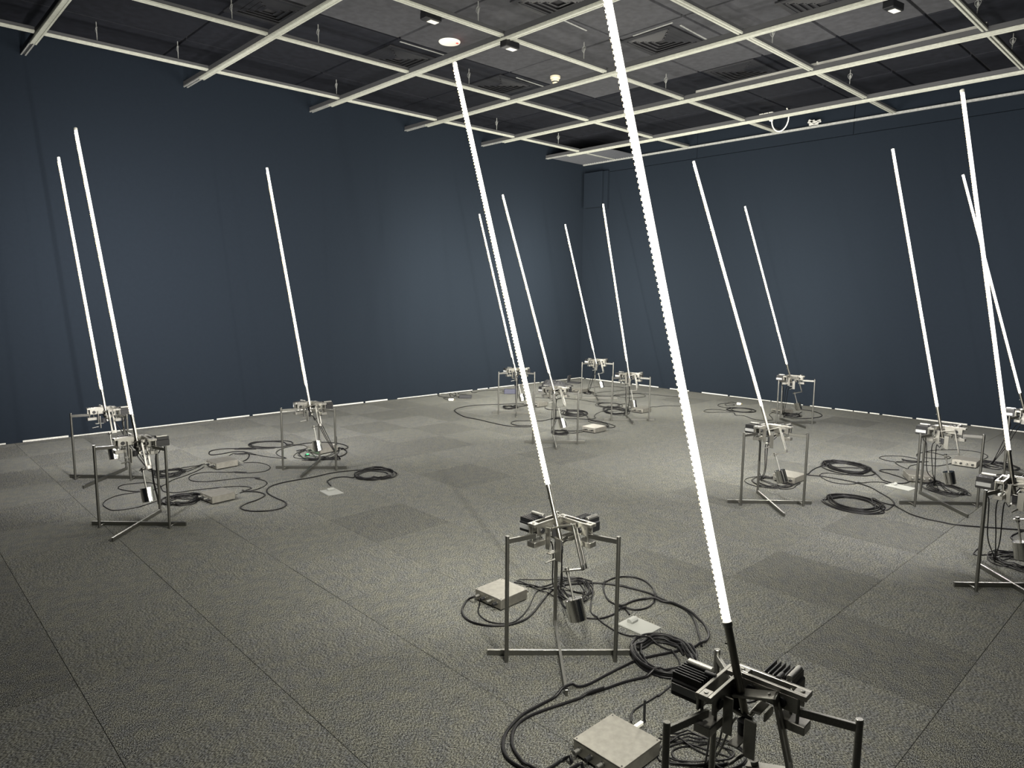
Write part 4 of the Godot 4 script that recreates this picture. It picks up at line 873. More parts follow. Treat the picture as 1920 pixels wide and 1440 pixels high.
	{"label": "black cable bundled in the lower of two thick coils and trailing off to the right", "r": 0.0048, "p": [-2.594, -1, -6.065, -2.484, -1, -6.122, -2.354, -1, -6.141, -2.201, -1, -6.136, -2.065, -1, -6.085, -1.94, -1, -5.969, -1.815, -1, -5.838, -1.747, -1, -5.717, -1.733, -1, -5.618, -1.736, -1, -5.492, -1.823, -1, -5.541, -1.896, -1, -5.615, -1.992, -1, -5.638, -2.075, -1, -5.601, -2.114, -1, -5.52, -2.161, -1, -5.394, -2.051, -1, -5.282, -1.905, -1, -5.248, -1.779, -1, -5.303, -1.721, -1, -5.427, -1.825, -1, -5.54, -1.897, -1, -5.612, -1.991, -1, -5.635, -2.073, -1, -5.599, -2.111, -1, -5.519, -2.144, -1, -5.401, -2.043, -1, -5.299, -1.909, -1, -5.267, -1.794, -1, -5.318, -1.741, -1, -5.431, -1.763, -1, -5.567, -1.868, -1, -5.673, -2.007, -1, -5.706, -2.127, -1, -5.654, -2.182, -1, -5.536, -2.089, -1, -5.425, -2.018, -1, -5.353, -1.924, -1, -5.331, -1.842, -1, -5.366, -1.805, -1, -5.446, -1.768, -1, -5.565, -1.87, -1, -5.669, -2.006, -1, -5.701, -2.124, -1, -5.65, -2.177, -1, -5.535, -2.116, -1, -5.414, -2.03, -1, -5.328, -1.917, -1, -5.301, -1.819, -1, -5.343, -1.774, -1, -5.439, -1.783, -1, -5.559, -1.878, -1, -5.653, -2.002, -1, -5.683, -2.11, -1, -5.636, -2.159, -1, -5.53, -2.089, -1, -5.425, -2.018, -1, -5.354, -1.924, -1, -5.332, -1.843, -1, -5.367, -1.805, -1, -5.447, -1.823, -1, -5.541, -1.894, -1, -5.68, -1.758, -1, -5.664, -1.697, -1, -5.634, -1.564, -1, -5.523, -1.46, -1, -5.491, -1.372, -1, -5.496, -1.295, -1, -5.5, -1.193, -1, -5.551, -1.096, -1, -5.619, -0.999, -1, -5.678, -0.928, -1, -5.728, -0.844, -1, -5.795]},
	{"label": "thin black cable in a long loop ending at the pale floor plate", "r": 0.0034, "p": [-2.248, -1, -6.477, -2.366, -1, -6.329, -2.479, -1, -6.294, -2.513, -1, -6.236, -2.502, -1, -6.154, -2.436, -1, -6.067, -2.326, -1, -5.996, -2.22, -1, -6.03, -2.15, -1, -6.159, -2.101, -1, -6.266, -2.033, -1, -6.324, -1.975, -1, -6.297]},
	{"label": "black cable looping left behind the right-hand stand", "r": 0.0034, "p": [-2.014, -1, -7.475, -2.07, -1, -7.364, -2.202, -1, -7.216, -2.348, -1, -7.236, -2.393, -1, -7.284, -2.388, -1, -7.395, -2.266, -1, -7.528, -2.159, -1, -7.524, -2.086, -1, -7.441, -2.184, -1, -7.379, -2.227, -1, -7.403, -2.167, -1, -7.325, -2.04, -1, -7.446]},
	{"label": "thin black cable in a short bend by the right-hand box", "r": 0.0034, "p": [-2.06, -1, -7.004, -2.167, -1, -7.107, -2.213, -1, -7.193, -2.165, -1, -7.318, -2.059, -1, -7.329, -2.073, -1, -7.131, -2.053, -1, -7.021]},
	{"label": "black cable arcing wide behind the right-hand stand to the far right box", "r": 0.0034, "p": [-2.165, -1, -7.648, -2.194, -1, -7.745, -2.182, -1, -7.889, -2.117, -1, -8.115, -1.955, -1, -8.311, -1.824, -1, -8.345, -1.716, -1, -8.26, -1.677, -1, -8.145, -1.677, -1, -8.001, -1.696, -1, -7.882]},
	{"label": "thin black cable in a flat loop behind the right-hand counterweight", "r": 0.0034, "p": [-2.172, -1, -7.901, -2.139, -1, -7.938, -1.987, -1, -7.896, -1.915, -1, -7.83, -1.941, -1, -7.722, -2.055, -1, -7.642, -2.106, -1, -7.639]},
	{"label": "black cable leading to the yellow plugs of the far right box", "r": 0.0034, "p": [-2.012, -1, -7.282, -1.904, -1, -7.344, -1.841, -1, -7.573, -1.844, -1, -7.631]},
	{"label": "black cable curving in at the right edge behind the hanging counterweight", "r": 0.0048, "p": [-0.849, -1, -5.827, -0.924, -1, -5.703, -0.952, -1, -5.582, -0.955, -1, -5.483, -0.929, -1, -5.427, -0.886, -1, -5.38, -0.846, -1, -5.348]},
	{"label": "black cable kinked beside the front leg of the stand at the right edge", "r": 0.0034, "p": [-1.047, -1, -5.126, -1.042, -1, -4.951, -1.027, -1, -4.939, -0.977, -1, -4.995, -0.955, -1, -5, -0.913, -1, -5.081, -0.857, -1, -5.126]},
	{"called": "motor_cable", "rig": 0, "r": 0.0032, "p": [-6.722, 0.555, -1.501, -6.717, 0.468, -1.555, -6.711, 0.44, -1.61, -6.643, 0.2, -1.713, -6.591, 0.045, -1.792, -6.575, -1, -1.816, -6.431, -1, -1.827, -6.341, -1, -1.784, -6.255, -1, -1.797, -6.205, -1, -1.861, -6.211, -1, -1.952, -6.299, -1, -1.998, -6.358, -1, -2.026, -6.413, -1, -2.017, -6.446, -1, -1.976, -6.442, -1, -1.917, -6.412, -1, -1.852, -6.344, -1, -1.819, -6.278, -1, -1.829, -6.24, -1, -1.878, -6.244, -1, -1.947, -6.284, -1, -2.017, -6.359, -1, -2.053, -6.431, -1, -2.042, -6.473, -1, -1.989, -6.474, -1, -2.229]},
	{"called": "motor_cable", "rig": 0, "r": 0.0032, "p": [-6.559, 0.555, -1.663, -6.614, 0.468, -1.658, -6.669, 0.44, -1.653, -6.634, 0.2, -1.743, -6.607, 0.045, -1.812, -6.599, -1, -1.834, -6.27, -1, -1.962, -6.302, -1, -2.008, -6.356, -1, -2.026, -6.41, -1, -2.01, -6.444, -1, -1.964, -6.486, -1, -1.895, -6.439, -1, -1.827, -6.361, -1, -1.8, -6.281, -1, -1.825, -6.231, -1, -1.892, -6.255, -1, -1.966, -6.293, -1, -2.02, -6.355, -1, -2.041, -6.418, -1, -2.022, -6.458, -1, -1.969, -6.444, -1, -1.908, -6.412, -1, -1.863, -6.36, -1, -1.845, -6.306, -1, -1.861, -6.481, -1, -2.251]},
	{"called": "sensor_cable", "rig": 0, "r": 0.0032, "p": [-6.584, 0.47, -1.539, -6.607, 0.425, -1.566, -6.63, 0.44, -1.593, -6.622, 0.2, -1.711, -6.617, 0.045, -1.802, -6.615, -1, -1.83, -6.309, -1, -1.861, -6.286, -1, -1.896, -6.293, -1, -1.946, -6.329, -1, -1.991, -6.38, -1, -2.014, -6.456, -1, -2.044, -6.491, -1, -1.99, -6.48, -1, -1.915, -6.425, -1, -1.847, -6.348, -1, -1.812, -6.26, -1, -1.8, -6.217, -1, -1.865, -6.231, -1, -1.956, -6.297, -1, -2.039, -6.487, -1, -2.273]},
	{"called": "motor_cable", "rig": 1, "r": 0.0032, "p": [-5.237, 0.555, -1.333, -5.233, 0.468, -1.388, -5.229, 0.44, -1.443, -5.337, 0.2, -1.502, -5.42, 0.045, -1.547, -5.446, -1, -1.561, -5.369, -1, -1.681, -5.358, -1, -1.745, -5.386, -1, -1.798, -5.441, -1, -1.822, -5.504, -1, -1.806, -5.54, -1, -1.754, -5.55, -1, -1.697, -5.525, -1, -1.649, -5.475, -1, -1.627, -5.419, -1, -1.641, -5.322, -1, -1.662, -5.306, -1, -1.758, -5.343, -1, -1.797, -5.432, -1, -1.875, -5.527, -1, -1.851, -5.566, -1, -1.765, -5.579, -1, -1.69, -5.383, -1, -1.817]},
	{"called": "motor_cable", "rig": 1, "r": 0.0032, "p": [-5.079, 0.555, -1.499, -5.133, 0.468, -1.493, -5.188, 0.44, -1.486, -5.313, 0.2, -1.523, -5.409, 0.045, -1.551, -5.439, -1, -1.56, -5.552, -1, -1.767, -5.565, -1, -1.702, -5.538, -1, -1.644, -5.481, -1, -1.616, -5.416, -1, -1.628, -5.331, -1, -1.658, -5.313, -1, -1.749, -5.348, -1, -1.797, -5.431, -1, -1.869, -5.522, -1, -1.852, -5.579, -1, -1.781, -5.596, -1, -1.697, -5.56, -1, -1.622, -5.487, -1, -1.586, -5.403, -1, -1.601, -5.332, -1, -1.658, -5.315, -1, -1.748, -5.349, -1, -1.797, -5.431, -1, -1.867, -5.521, -1, -1.85, -5.552, -1, -1.767, -5.565, -1, -1.702, -5.393, -1, -1.839]},
	{"called": "sensor_cable", "rig": 1, "r": 0.0032, "p": [-5.1, 0.47, -1.375, -5.124, 0.425, -1.401, -5.147, 0.44, -1.427, -5.294, 0.2, -1.497, -5.406, 0.045, -1.55, -5.441, -1, -1.566, -5.347, -1, -1.69, -5.347, -1, -1.76, -5.387, -1, -1.816, -5.454, -1, -1.836, -5.522, -1, -1.812, -5.538, -1, -1.746, -5.538, -1, -1.693, -5.507, -1, -1.65, -5.457, -1, -1.635, -5.406, -1, -1.653, -5.317, -1, -1.681, -5.316, -1, -1.771, -5.363, -1, -1.795, -5.454, -1, -1.868, -5.54, -1, -1.838, -5.589, -1, -1.761, -5.59, -1, -1.674, -5.54, -1, -1.605, -5.457, -1, -1.581, -5.374, -1, -1.61, -5.374, -1, -1.697, -5.373, -1, -1.751, -5.396, -1, -1.862]},
	{"called": "motor_cable", "rig": 2, "r": 0.0032, "p": [-5.877, 0.555, -2.931, -5.873, 0.468, -2.986, -5.87, 0.44, -3.041, -5.845, 0.2, -3.162, -5.826, 0.045, -3.254, -5.82, -1, -3.283, -6.043, -1, -3.006, -5.955, -1, -3.09, -5.96, -1, -3.234, -6.056, -1, -3.384, -6.208, -1, -3.481, -6.365, -1, -3.503, -6.459, -1, -3.414, -6.454, -1, -3.261, -6.351, -1, -3.103, -6.191, -1, -3, -6.073, -1, -3.052, -6.001, -1, -3.12, -6.005, -1, -3.237, -6.083, -1, -3.358, -6.213, -1, -3.489, -6.36, -1, -3.495, -6.451, -1, -3.408, -6.445, -1, -3.261, -6.346, -1, -3.207]},
	{"called": "motor_cable", "rig": 2, "r": 0.0032, "p": [-5.72, 0.555, -3.099, -5.774, 0.468, -3.092, -5.829, 0.44, -3.085, -5.827, 0.2, -3.183, -5.825, 0.045, -3.257, -5.825, -1, -3.281, -6.195, -1, -3.11, -6.1, -1, -3.098, -6.038, -1, -3.144, -6.031, -1, -3.23, -6.083, -1, -3.324, -6.168, -1, -3.47, -6.316, -1, -3.489, -6.414, -1, -3.417, -6.425, -1, -3.281, -6.343, -1, -3.133, -6.197, -1, -3.074, -6.079, -1, -3.059, -6, -1, -3.117, -6.349, -1, -3.23]},
	{"called": "sensor_cable", "rig": 2, "r": 0.0032, "p": [-5.74, 0.47, -2.975, -5.764, 0.425, -3, -5.788, 0.44, -3.026, -5.804, 0.2, -3.157, -5.817, 0.045, -3.256, -5.821, -1, -3.287, -5.994, -1, -3.044, -5.914, -1, -3.188, -5.937, -1, -3.357, -6.055, -1, -3.486, -6.222, -1, -3.526, -6.333, -1, -3.472, -6.382, -1, -3.299, -6.365, -1, -3.176, -6.279, -1, -3.082, -6.158, -1, -3.054, -5.993, -1, -3.042, -5.912, -1, -3.188, -5.935, -1, -3.358, -6.054, -1, -3.488, -6.223, -1, -3.528, -6.38, -1, -3.466, -6.462, -1, -3.318, -6.439, -1, -3.145, -6.352, -1, -3.252]},
	{"called": "motor_cable", "rig": 3, "r": 0.0032, "p": [-2.137, 0.555, -2.171, -2.134, 0.468, -2.226, -2.131, 0.44, -2.281, -2.195, 0.2, -2.364, -2.384, 0.045, -2.615, -2.418, -1, -2.66, -2.265, -1, -2.733, -2.318, -1, -2.789, -2.384, -1, -2.816, -2.436, -1, -2.804, -2.456, -1, -2.757, -2.448, -1, -2.691, -2.386, -1, -2.626, -2.311, -1, -2.595, -2.25, -1, -2.609, -2.228, -1, -2.663, -2.25, -1, -2.737, -2.313, -1, -2.802, -2.389, -1, -2.834, -2.451, -1, -2.82, -2.474, -1, -2.765, -2.45, -1, -2.69, -2.387, -1, -2.624, -2.31, -1, -2.592, -2.248, -1, -2.607, -2.225, -1, -2.662, -2.651, -1, -2.545]},
	{"called": "motor_cable", "rig": 3, "r": 0.0032, "p": [-1.982, 0.555, -2.34, -2.036, 0.468, -2.333, -2.091, 0.44, -2.325, -2.164, 0.2, -2.398, -2.385, 0.045, -2.618, -2.425, -1, -2.658, -2.287, -1, -2.631, -2.271, -1, -2.66, -2.285, -1, -2.706, -2.325, -1, -2.751, -2.375, -1, -2.78, -2.424, -1, -2.79, -2.443, -1, -2.757, -2.426, -1, -2.705, -2.381, -1, -2.653, -2.324, -1, -2.621, -2.259, -1, -2.599, -2.236, -1, -2.64, -2.256, -1, -2.706, -2.313, -1, -2.771, -2.385, -1, -2.812, -2.457, -1, -2.828, -2.484, -1, -2.781, -2.46, -1, -2.705, -2.395, -1, -2.629, -2.312, -1, -2.582, -2.657, -1, -2.568]},
	{"called": "sensor_cable", "rig": 3, "r": 0.0032, "p": [-2.001, 0.47, -2.216, -2.025, 0.425, -2.241, -2.049, 0.44, -2.267, -2.132, 0.2, -2.353, -2.38, 0.045, -2.613, -2.426, -1, -2.66, -2.289, -1, -2.712, -2.321, -1, -2.759, -2.368, -1, -2.792, -2.414, -1, -2.797, -2.441, -1, -2.773, -2.5, -1, -2.737, -2.443, -1, -2.651, -2.355, -1, -2.591, -2.271, -1, -2.581, -2.223, -1, -2.625, -2.263, -1, -2.709, -2.305, -1, -2.773, -2.37, -1, -2.817, -2.432, -1, -2.824, -2.468, -1, -2.792, -2.663, -1, -2.59]},
	{"called": "motor_cable", "rig": 4, "r": 0.0032, "p": [-6.783, 0.555, -6.363, -6.779, 0.468, -6.418, -6.774, 0.44, -6.473, -6.92, 0.2, -6.63, -7.031, 0.045, -6.75, -7.066, -1, -6.788, -6.94, -1, -6.641, -7.002, -1, -6.679, -7.061, -1, -6.681, -7.094, -1, -6.645, -7.089, -1, -6.587, -7.042, -1, -6.532, -6.986, -1, -6.498, -6.933, -1, -6.496, -6.903, -1, -6.528, -6.908, -1, -6.581, -6.94, -1, -6.641, -7.002, -1, -6.679, -7.061, -1, -6.681, -7.094, -1, -6.646, -7.089, -1, -6.587, -7.035, -1, -6.539, -6.987, -1, -6.51, -6.941, -1, -6.508, -7.001, -1, -7.054]},
	{"called": "motor_cable", "rig": 4, "r": 0.0032, "p": [-6.623, 0.555, -6.529, -6.678, 0.468, -6.522, -6.733, 0.44, -6.516, -6.899, 0.2, -6.656, -7.025, 0.045, -6.762, -7.065, -1, -6.796, -6.924, -1, -6.604, -6.98, -1, -6.657, -7.044, -1, -6.681, -7.09, -1, -6.666, -7.101, -1, -6.618, -7.077, -1, -6.555, -7.018, -1, -6.5, -6.952, -1, -6.475, -6.903, -1, -6.49, -6.891, -1, -6.54, -6.934, -1, -6.601, -6.983, -1, -6.646, -7.038, -1, -6.667, -7.078, -1, -6.654, -7.088, -1, -6.613, -7.081, -1, -6.554, -7.019, -1, -6.496, -6.95, -1, -6.47, -7.008, -1, -7.077]},
	{"called": "sensor_cable", "rig": 4, "r": 0.0032, "p": [-6.646, 0.47, -6.404, -6.669, 0.425, -6.431, -6.693, 0.44, -6.457, -6.875, 0.2, -6.618, -7.014, 0.045, -6.741, -7.058, -1, -6.78, -6.915, -1, -6.646, -6.988, -1, -6.706, -7.068, -1, -6.725, -7.123, -1, -6.694, -7.132, -1, -6.627, -7.078, -1, -6.556, -7.017, -1, -6.506, -6.951, -1, -6.49, -6.905, -1, -6.516, -6.897, -1, -6.572, -6.898, -1, -6.655, -6.986, -1, -6.727, -7.08, -1, -6.749, -7.014, -1, -7.099]},
	{"called": "motor_cable", "rig": 5, "r": 0.0032, "p": [-5.177, 0.555, -5.393, -5.172, 0.468, -5.448, -5.168, 0.44, -5.503, -5.248, 0.2, -5.589, -5.487, 0.045, -5.848, -5.53, -1, -5.895, -5.438, -1, -5.809, -5.378, -1, -5.74, -5.299, -1, -5.707, -5.23, -1, -5.723, -5.198, -1, -5.781, -5.244, -1, -5.853, -5.288, -1, -5.904, -5.348, -1, -5.928, -5.399, -1, -5.917, -5.423, -1, -5.874, -5.409, -1, -5.816, -5.365, -1, -5.765, -5.306, -1, -5.741, -5.255, -1, -5.752, -5.232, -1, -5.795, -5.231, -1, -5.855, -5.283, -1, -5.914, -5.351, -1, -5.943, -5.41, -1, -5.929, -5.438, -1, -5.88, -5.404, -1, -5.817, -5.362, -1, -5.77, -5.307, -1, -5.747, -5.26, -1, -5.758, -5.186, -1, -6.045]},
	{"called": "motor_cable", "rig": 5, "r": 0.0032, "p": [-5.017, 0.555, -5.559, -5.072, 0.468, -5.553, -5.126, 0.44, -5.546, -5.212, 0.2, -5.626, -5.468, 0.045, -5.864, -5.515, -1, -5.907, -5.443, -1, -5.88, -5.437, -1, -5.806, -5.389, -1, -5.742, -5.316, -1, -5.712, -5.246, -1, -5.728, -5.237, -1, -5.797, -5.241, -1, -5.852, -5.277, -1, -5.899, -5.331, -1, -5.921, -5.383, -1, -5.909, -5.399, -1, -5.862, -5.396, -1, -5.815, -5.365, -1, -5.775, -5.319, -1, -5.756, -5.275, -1, -5.766, -5.238, -1, -5.797, -5.242, -1, -5.851, -5.277, -1, -5.898, -5.331, -1, -5.92, -5.191, -1, -6.045]},
	{"called": "sensor_cable", "rig": 5, "r": 0.0032, "p": [-5.039, 0.47, -5.435, -5.063, 0.425, -5.461, -5.086, 0.44, -5.487, -5.178, 0.2, -5.571, -5.452, 0.045, -5.823, -5.502, -1, -5.869, -5.411, -1, -5.778, -5.349, -1, -5.735, -5.281, -1, -5.731, -5.233, -1, -5.768, -5.223, -1, -5.832, -5.272, -1, -5.885, -5.321, -1, -5.919, -5.375, -1, -5.922, -5.413, -1, -5.893, -5.42, -1, -5.843, -5.407, -1, -5.781, -5.348, -1, -5.741, -5.284, -1, -5.737, -5.239, -1, -5.772, -5.23, -1, -5.832, -5.283, -1, -5.877, -5.323, -1, -5.904, -5.367, -1, -5.907, -5.398, -1, -5.883, -5.243, -1, -6.128]},
	{"called": "motor_cable", "rig": 6, "r": 0.0032, "p": [-6.952, 0.555, -8.223, -6.948, 0.468, -8.278, -6.944, 0.44, -8.333, -7.145, 0.2, -8.489, -7.293, 0.045, -8.608, -7.347, -1, -8.684, -7.218, -1, -8.62, -7.28, -1, -8.658, -7.331, -1, -8.662, -7.35, -1, -8.684, -7.293, -1, -8.574, -7.287, -1, -8.508, -7.216, -1, -8.465, -7.159, -1, -8.461, -7.136, -1, -8.498, -7.41, -1, -8.684]},
	{"called": "motor_cable", "rig": 6, "r": 0.0032, "p": [-6.793, 0.555, -8.389, -6.847, 0.468, -8.383, -6.902, 0.44, -8.376, -7.133, 0.2, -8.526, -7.309, 0.045, -8.684, -7.364, -1, -8.676, -7.233, -1, -8.641, -7.297, -1, -8.672, -7.345, -1, -8.666, -7.358, -1, -8.684, -7.293, -1, -8.566, -7.282, -1, -8.497, -7.208, -1, -8.46, -7.152, -1, -8.467, -7.135, -1, -8.515, -7.417, -1, -8.684]},
	{"called": "sensor_cable", "rig": 6, "r": 0.0032, "p": [-6.815, 0.47, -8.265, -6.839, 0.425, -8.291, -6.862, 0.44, -8.317, -7.098, 0.2, -8.484, -7.277, 0.045, -8.61, -7.334, -1, -8.684, -7.111, -1, -8.528, -7.152, -1, -8.618, -7.234, -1, -8.69, -7.325, -1, -8.718, -7.39, -1, -8.69, -7.375, -1, -8.684, -7.293, -1, -8.536, -7.277, -1, -8.479, -7.205, -1, -8.457, -7.153, -1, -8.48, -7.124, -1, -8.532, -7.162, -1, -8.614, -7.236, -1, -8.68, -7.319, -1, -8.705, -7.423, -1, -8.662]},
	{"called": "motor_cable", "rig": 7, "r": 0.0032, "p": [-5.485, 0.555, -7.106, -5.481, 0.468, -7.16, -5.476, 0.44, -7.215, -5.545, 0.2, -7.32, -5.749, 0.045, -7.634, -5.787, -1, -7.691, -5.855, -1, -7.297, -5.736, -1, -7.288, -5.654, -1, -7.351, -5.643, -1, -7.462, -5.705, -1, -7.58, -5.82, -1, -7.638, -5.927, -1, -7.647, -5.999, -1, -7.591, -6.009, -1, -7.492, -5.953, -1, -7.388, -5.851, -1, -7.336, -5.757, -1, -7.329, -5.694, -1, -7.378, -5.684, -1, -7.466, -5.734, -1, -7.558, -5.824, -1, -7.603, -5.907, -1, -7.61, -5.963, -1, -7.566, -5.971, -1, -7.489, -5.928, -1, -7.408, -5.856, -1, -7.292, -5.733, -1, -7.282, -5.649, -1, -7.347, -5.637, -1, -7.462, -5.701, -1, -7.583, -5.815, -1, -7.686, -5.834, -1, -7.873]},
	{"called": "motor_cable", "rig": 7, "r": 0.0032, "p": [-5.325, 0.555, -7.271, -5.38, 0.468, -7.265, -5.435, 0.44, -7.258, -5.516, 0.2, -7.362, -5.761, 0.045, -7.671, -5.806, -1, -7.727, -5.588, -1, -7.34, -5.633, -1, -7.487, -5.759, -1, -7.634, -5.918, -1, -7.724, -6.049, -1, -7.724, -6.083, -1, -7.622, -6.041, -1, -7.486, -5.925, -1, -7.35, -5.777, -1, -7.266, -5.656, -1, -7.267, -5.703, -1, -7.405, -5.728, -1, -7.487, -5.797, -1, -7.568, -5.885, -1, -7.618, -5.958, -1, -7.618, -6.092, -1, -7.627, -6.049, -1, -7.486, -5.928, -1, -7.345, -5.775, -1, -7.258, -5.649, -1, -7.258, -5.559, -1, -7.324, -5.609, -1, -7.487, -5.749, -1, -7.65, -5.926, -1, -7.75, -6.071, -1, -7.75, -6.133, -1, -7.65, -5.841, -1, -7.895]},
	{"called": "sensor_cable", "rig": 7, "r": 0.0032, "p": [-5.348, 0.47, -7.147, -5.371, 0.425, -7.173, -5.395, 0.44, -7.199, -5.493, 0.2, -7.323, -5.788, 0.045, -7.695, -5.842, -1, -7.763, -5.708, -1, -7.639, -5.869, -1, -7.749, -6.022, -1, -7.767, -6.107, -1, -7.687, -6.093, -1, -7.541, -5.962, -1, -7.403, -5.827, -1, -7.312, -5.7, -1, -7.297, -5.628, -1, -7.363, -5.64, -1, -7.486, -5.752, -1, -7.598, -5.862, -1, -7.672, -5.965, -1, -7.685, -6.024, -1, -7.631, -6.014, -1, -7.531, -5.941, -1, -7.423, -5.831, -1, -7.349, -5.727, -1, -7.337, -5.669, -1, -7.391, -5.678, -1, -7.491, -5.7, -1, -7.647, -5.847, -1, -7.918]},
	{"called": "motor_cable", "rig": 8, "r": 0.0032, "p": [-0.939, 0.555, -1.569, -0.937, 0.468, -1.624, -0.935, 0.44, -1.679, -1.029, 0.2, -1.83, -1.101, 0.045, -1.945, -1.124, -1, -1.981, -1.106, -1, -1.946, -1.05, -1, -2.026, -1.038, -1, -2.1, -1.073, -1, -2.14, -1.144, -1, -2.132, -1.198, -1, -2.05, -1.231, -1, -2.003, -1.239, -1, -1.96, -1.218, -1, -1.936, -1.176, -1, -1.941, -1.121, -1, -1.962, -1.079, -1, -2.022, -1.069, -1, -2.078, -1.316, -1, -1.988]},
	{"called": "motor_cable", "rig": 8, "r": 0.0032, "p": [-0.787, 0.555, -1.741, -0.841, 0.468, -1.733, -0.896, 0.44, -1.724, -1.008, 0.2, -1.852, -1.094, 0.045, -1.949, -1.121, -1, -1.98, -1.153, -1, -2.098, -1.214, -1, -2.053, -1.255, -1, -1.99, -1.261, -1, -1.933, -1.23, -1, -1.904, -1.172, -1, -1.922, -1.117, -1, -1.963, -1.079, -1, -2.021, -1.073, -1, -2.073, -1.102, -1, -2.1, -1.151, -1, -2.115, -1.223, -1, -2.061, -1.271, -1, -1.987, -1.279, -1, -1.952, -1.242, -1, -1.886, -1.172, -1, -1.919, -1.115, -1, -1.962, -1.076, -1, -2.022, -1.322, -1, -2.01]},
	{"called": "sensor_cable", "rig": 8, "r": 0.0032, "p": [-0.804, 0.47, -1.616, -0.828, 0.425, -1.641, -0.853, 0.44, -1.666, -0.987, 0.2, -1.825, -1.089, 0.045, -1.946, -1.121, -1, -1.984, -1.064, -1, -1.998, -1.038, -1, -2.079, -1.061, -1, -2.137, -1.125, -1, -2.149, -1.205, -1, -2.11, -1.248, -1, -2.032, -1.268, -1, -1.969, -1.251, -1, -1.925, -1.201, -1, -1.916, -1.139, -1, -1.945, -1.092, -1, -2.003, -1.072, -1, -2.063, -1.089, -1, -2.105, -1.329, -1, -2.033]},
	{"called": "motor_cable", "rig": 9, "r": 0.0032, "p": [-2.586, 0.555, -5.034, -2.581, 0.468, -5.089, -2.576, 0.44, -5.144, -2.62, 0.2, -5.248, -2.754, 0.045, -5.562, -2.778, -1, -5.619, -2.794, -1, -5.755, -2.845, -1, -5.657, -2.824, -1, -5.539, -2.738, -1, -5.446, -2.62, -1, -5.414, -2.546, -1, -5.489, -2.506, -1, -5.565, -2.522, -1, -5.657, -2.589, -1, -5.638, -2.717, -1, -5.754, -2.751, -1, -5.709, -2.786, -1, -5.641, -2.772, -1, -5.559, -2.712, -1, -5.495, -2.631, -1, -5.473, -2.521, -1, -5.462, -2.472, -1, -5.556, -2.492, -1, -5.669, -2.503, -1, -5.758, -2.717, -1, -5.788, -2.643, -1, -5.638]},
	{"called": "motor_cable", "rig": 9, "r": 0.0032, "p": [-2.424, 0.555, -5.197, -2.479, 0.468, -5.192, -2.533, 0.44, -5.186, -2.585, 0.2, -5.276, -2.738, 0.045, -5.543, -2.766, -1, -5.592, -2.589, -1, -5.535, -2.552, -1, -5.604, -2.559, -1, -5.638, -2.607, -1, -5.638, -2.717, -1, -5.725, -2.81, -1, -5.747, -2.878, -1, -5.621, -2.865, -1, -5.491, -2.776, -1, -5.407, -2.646, -1, -5.4, -2.557, -1, -5.505, -2.505, -1, -5.601, -2.503, -1, -5.702, -2.503, -1, -5.767, -2.717, -1, -5.772, -2.717, -1, -5.754]},
	{"called": "sensor_cable", "rig": 9, "r": 0.0032, "p": [-2.448, 0.47, -5.073, -2.471, 0.425, -5.1, -2.494, 0.44, -5.126, -2.554, 0.2, -5.229, -2.732, 0.045, -5.539, -2.765, -1, -5.595, -2.518, -1, -5.528, -2.508, -1, -5.616, -2.552, -1, -5.638, -2.633, -1, -5.638, -2.721, -1, -5.73, -2.817, -1, -5.688, -2.83, -1, -5.577, -2.774, -1, -5.475, -2.671, -1, -5.419, -2.56, -1, -5.433, -2.52, -1, -5.529, -2.51, -1, -5.615, -2.553, -1, -5.638, -2.633, -1, -5.638, -2.72, -1, -5.728, -2.773, -1, -5.665, -2.783, -1, -5.583, -2.742, -1, -5.507, -2.666, -1, -5.466, -2.583, -1, -5.476, -2.717, -1, -5.776]},
	{"called": "motor_cable", "rig": 10, "r": 0.0032, "p": [-4.002, 0.555, -8.435, -4.005, 0.468, -8.49, -4.008, 0.44, -8.545, -4.103, 0.2, -8.776, -4.176, 0.045, -8.952, -4.196, -1, -9.007, -4.164, -1, -9.027, -4.142, -1, -8.978, -4.093, -1, -8.955, -4.038, -1, -8.967, -3.996, -1, -9.009, -3.989, -1, -9.064, -4.01, -1, -9.11, -4.056, -1, -9.131, -4.108, -1, -9.12, -4.147, -1, -9.08, -4.174, -1, -9.025, -4.372, -1, -9.149]},
	{"called": "motor_cable", "rig": 10, "r": 0.0032, "p": [-3.866, 0.555, -8.622, -3.92, 0.468, -8.608, -3.973, 0.44, -8.594, -4.092, 0.2, -8.799, -4.182, 0.045, -8.954, -4.199, -1, -8.999, -4.172, -1, -9.074, -4.166, -1, -9.005, -4.117, -1, -8.945, -4.048, -1, -8.916, -3.984, -1, -8.931, -3.972, -1, -8.992, -3.98, -1, -9.048, -4.019, -1, -9.096, -4.075, -1, -9.119, -4.127, -1, -9.108, -4.172, -1, -9.074, -4.181, -1, -9.002, -4.125, -1, -8.933, -4.046, -1, -8.901, -3.973, -1, -8.917, -3.982, -1, -8.996, -4.366, -1, -9.167]},
	{"called": "sensor_cable", "rig": 10, "r": 0.0032, "p": [-3.871, 0.47, -8.495, -3.898, 0.425, -8.518, -3.925, 0.44, -8.541, -4.062, 0.2, -8.78, -4.166, 0.045, -8.963, -4.192, -1, -9.018, -4.026, -1, -8.951, -3.989, -1, -8.975, -3.981, -1, -9.021, -4.005, -1, -9.073, -4.053, -1, -9.11, -4.131, -1, -9.222, -4.153, -1, -9.126, -4.183, -1, -9.042, -4.181, -1, -8.96, -4.09, -1, -8.89, -4.013, -1, -8.923, -3.964, -1, -8.955, -3.953, -1, -9.017, -3.986, -1, -9.086, -4.049, -1, -9.135, -4.133, -1, -9.18, -4.359, -1, -9.185]},
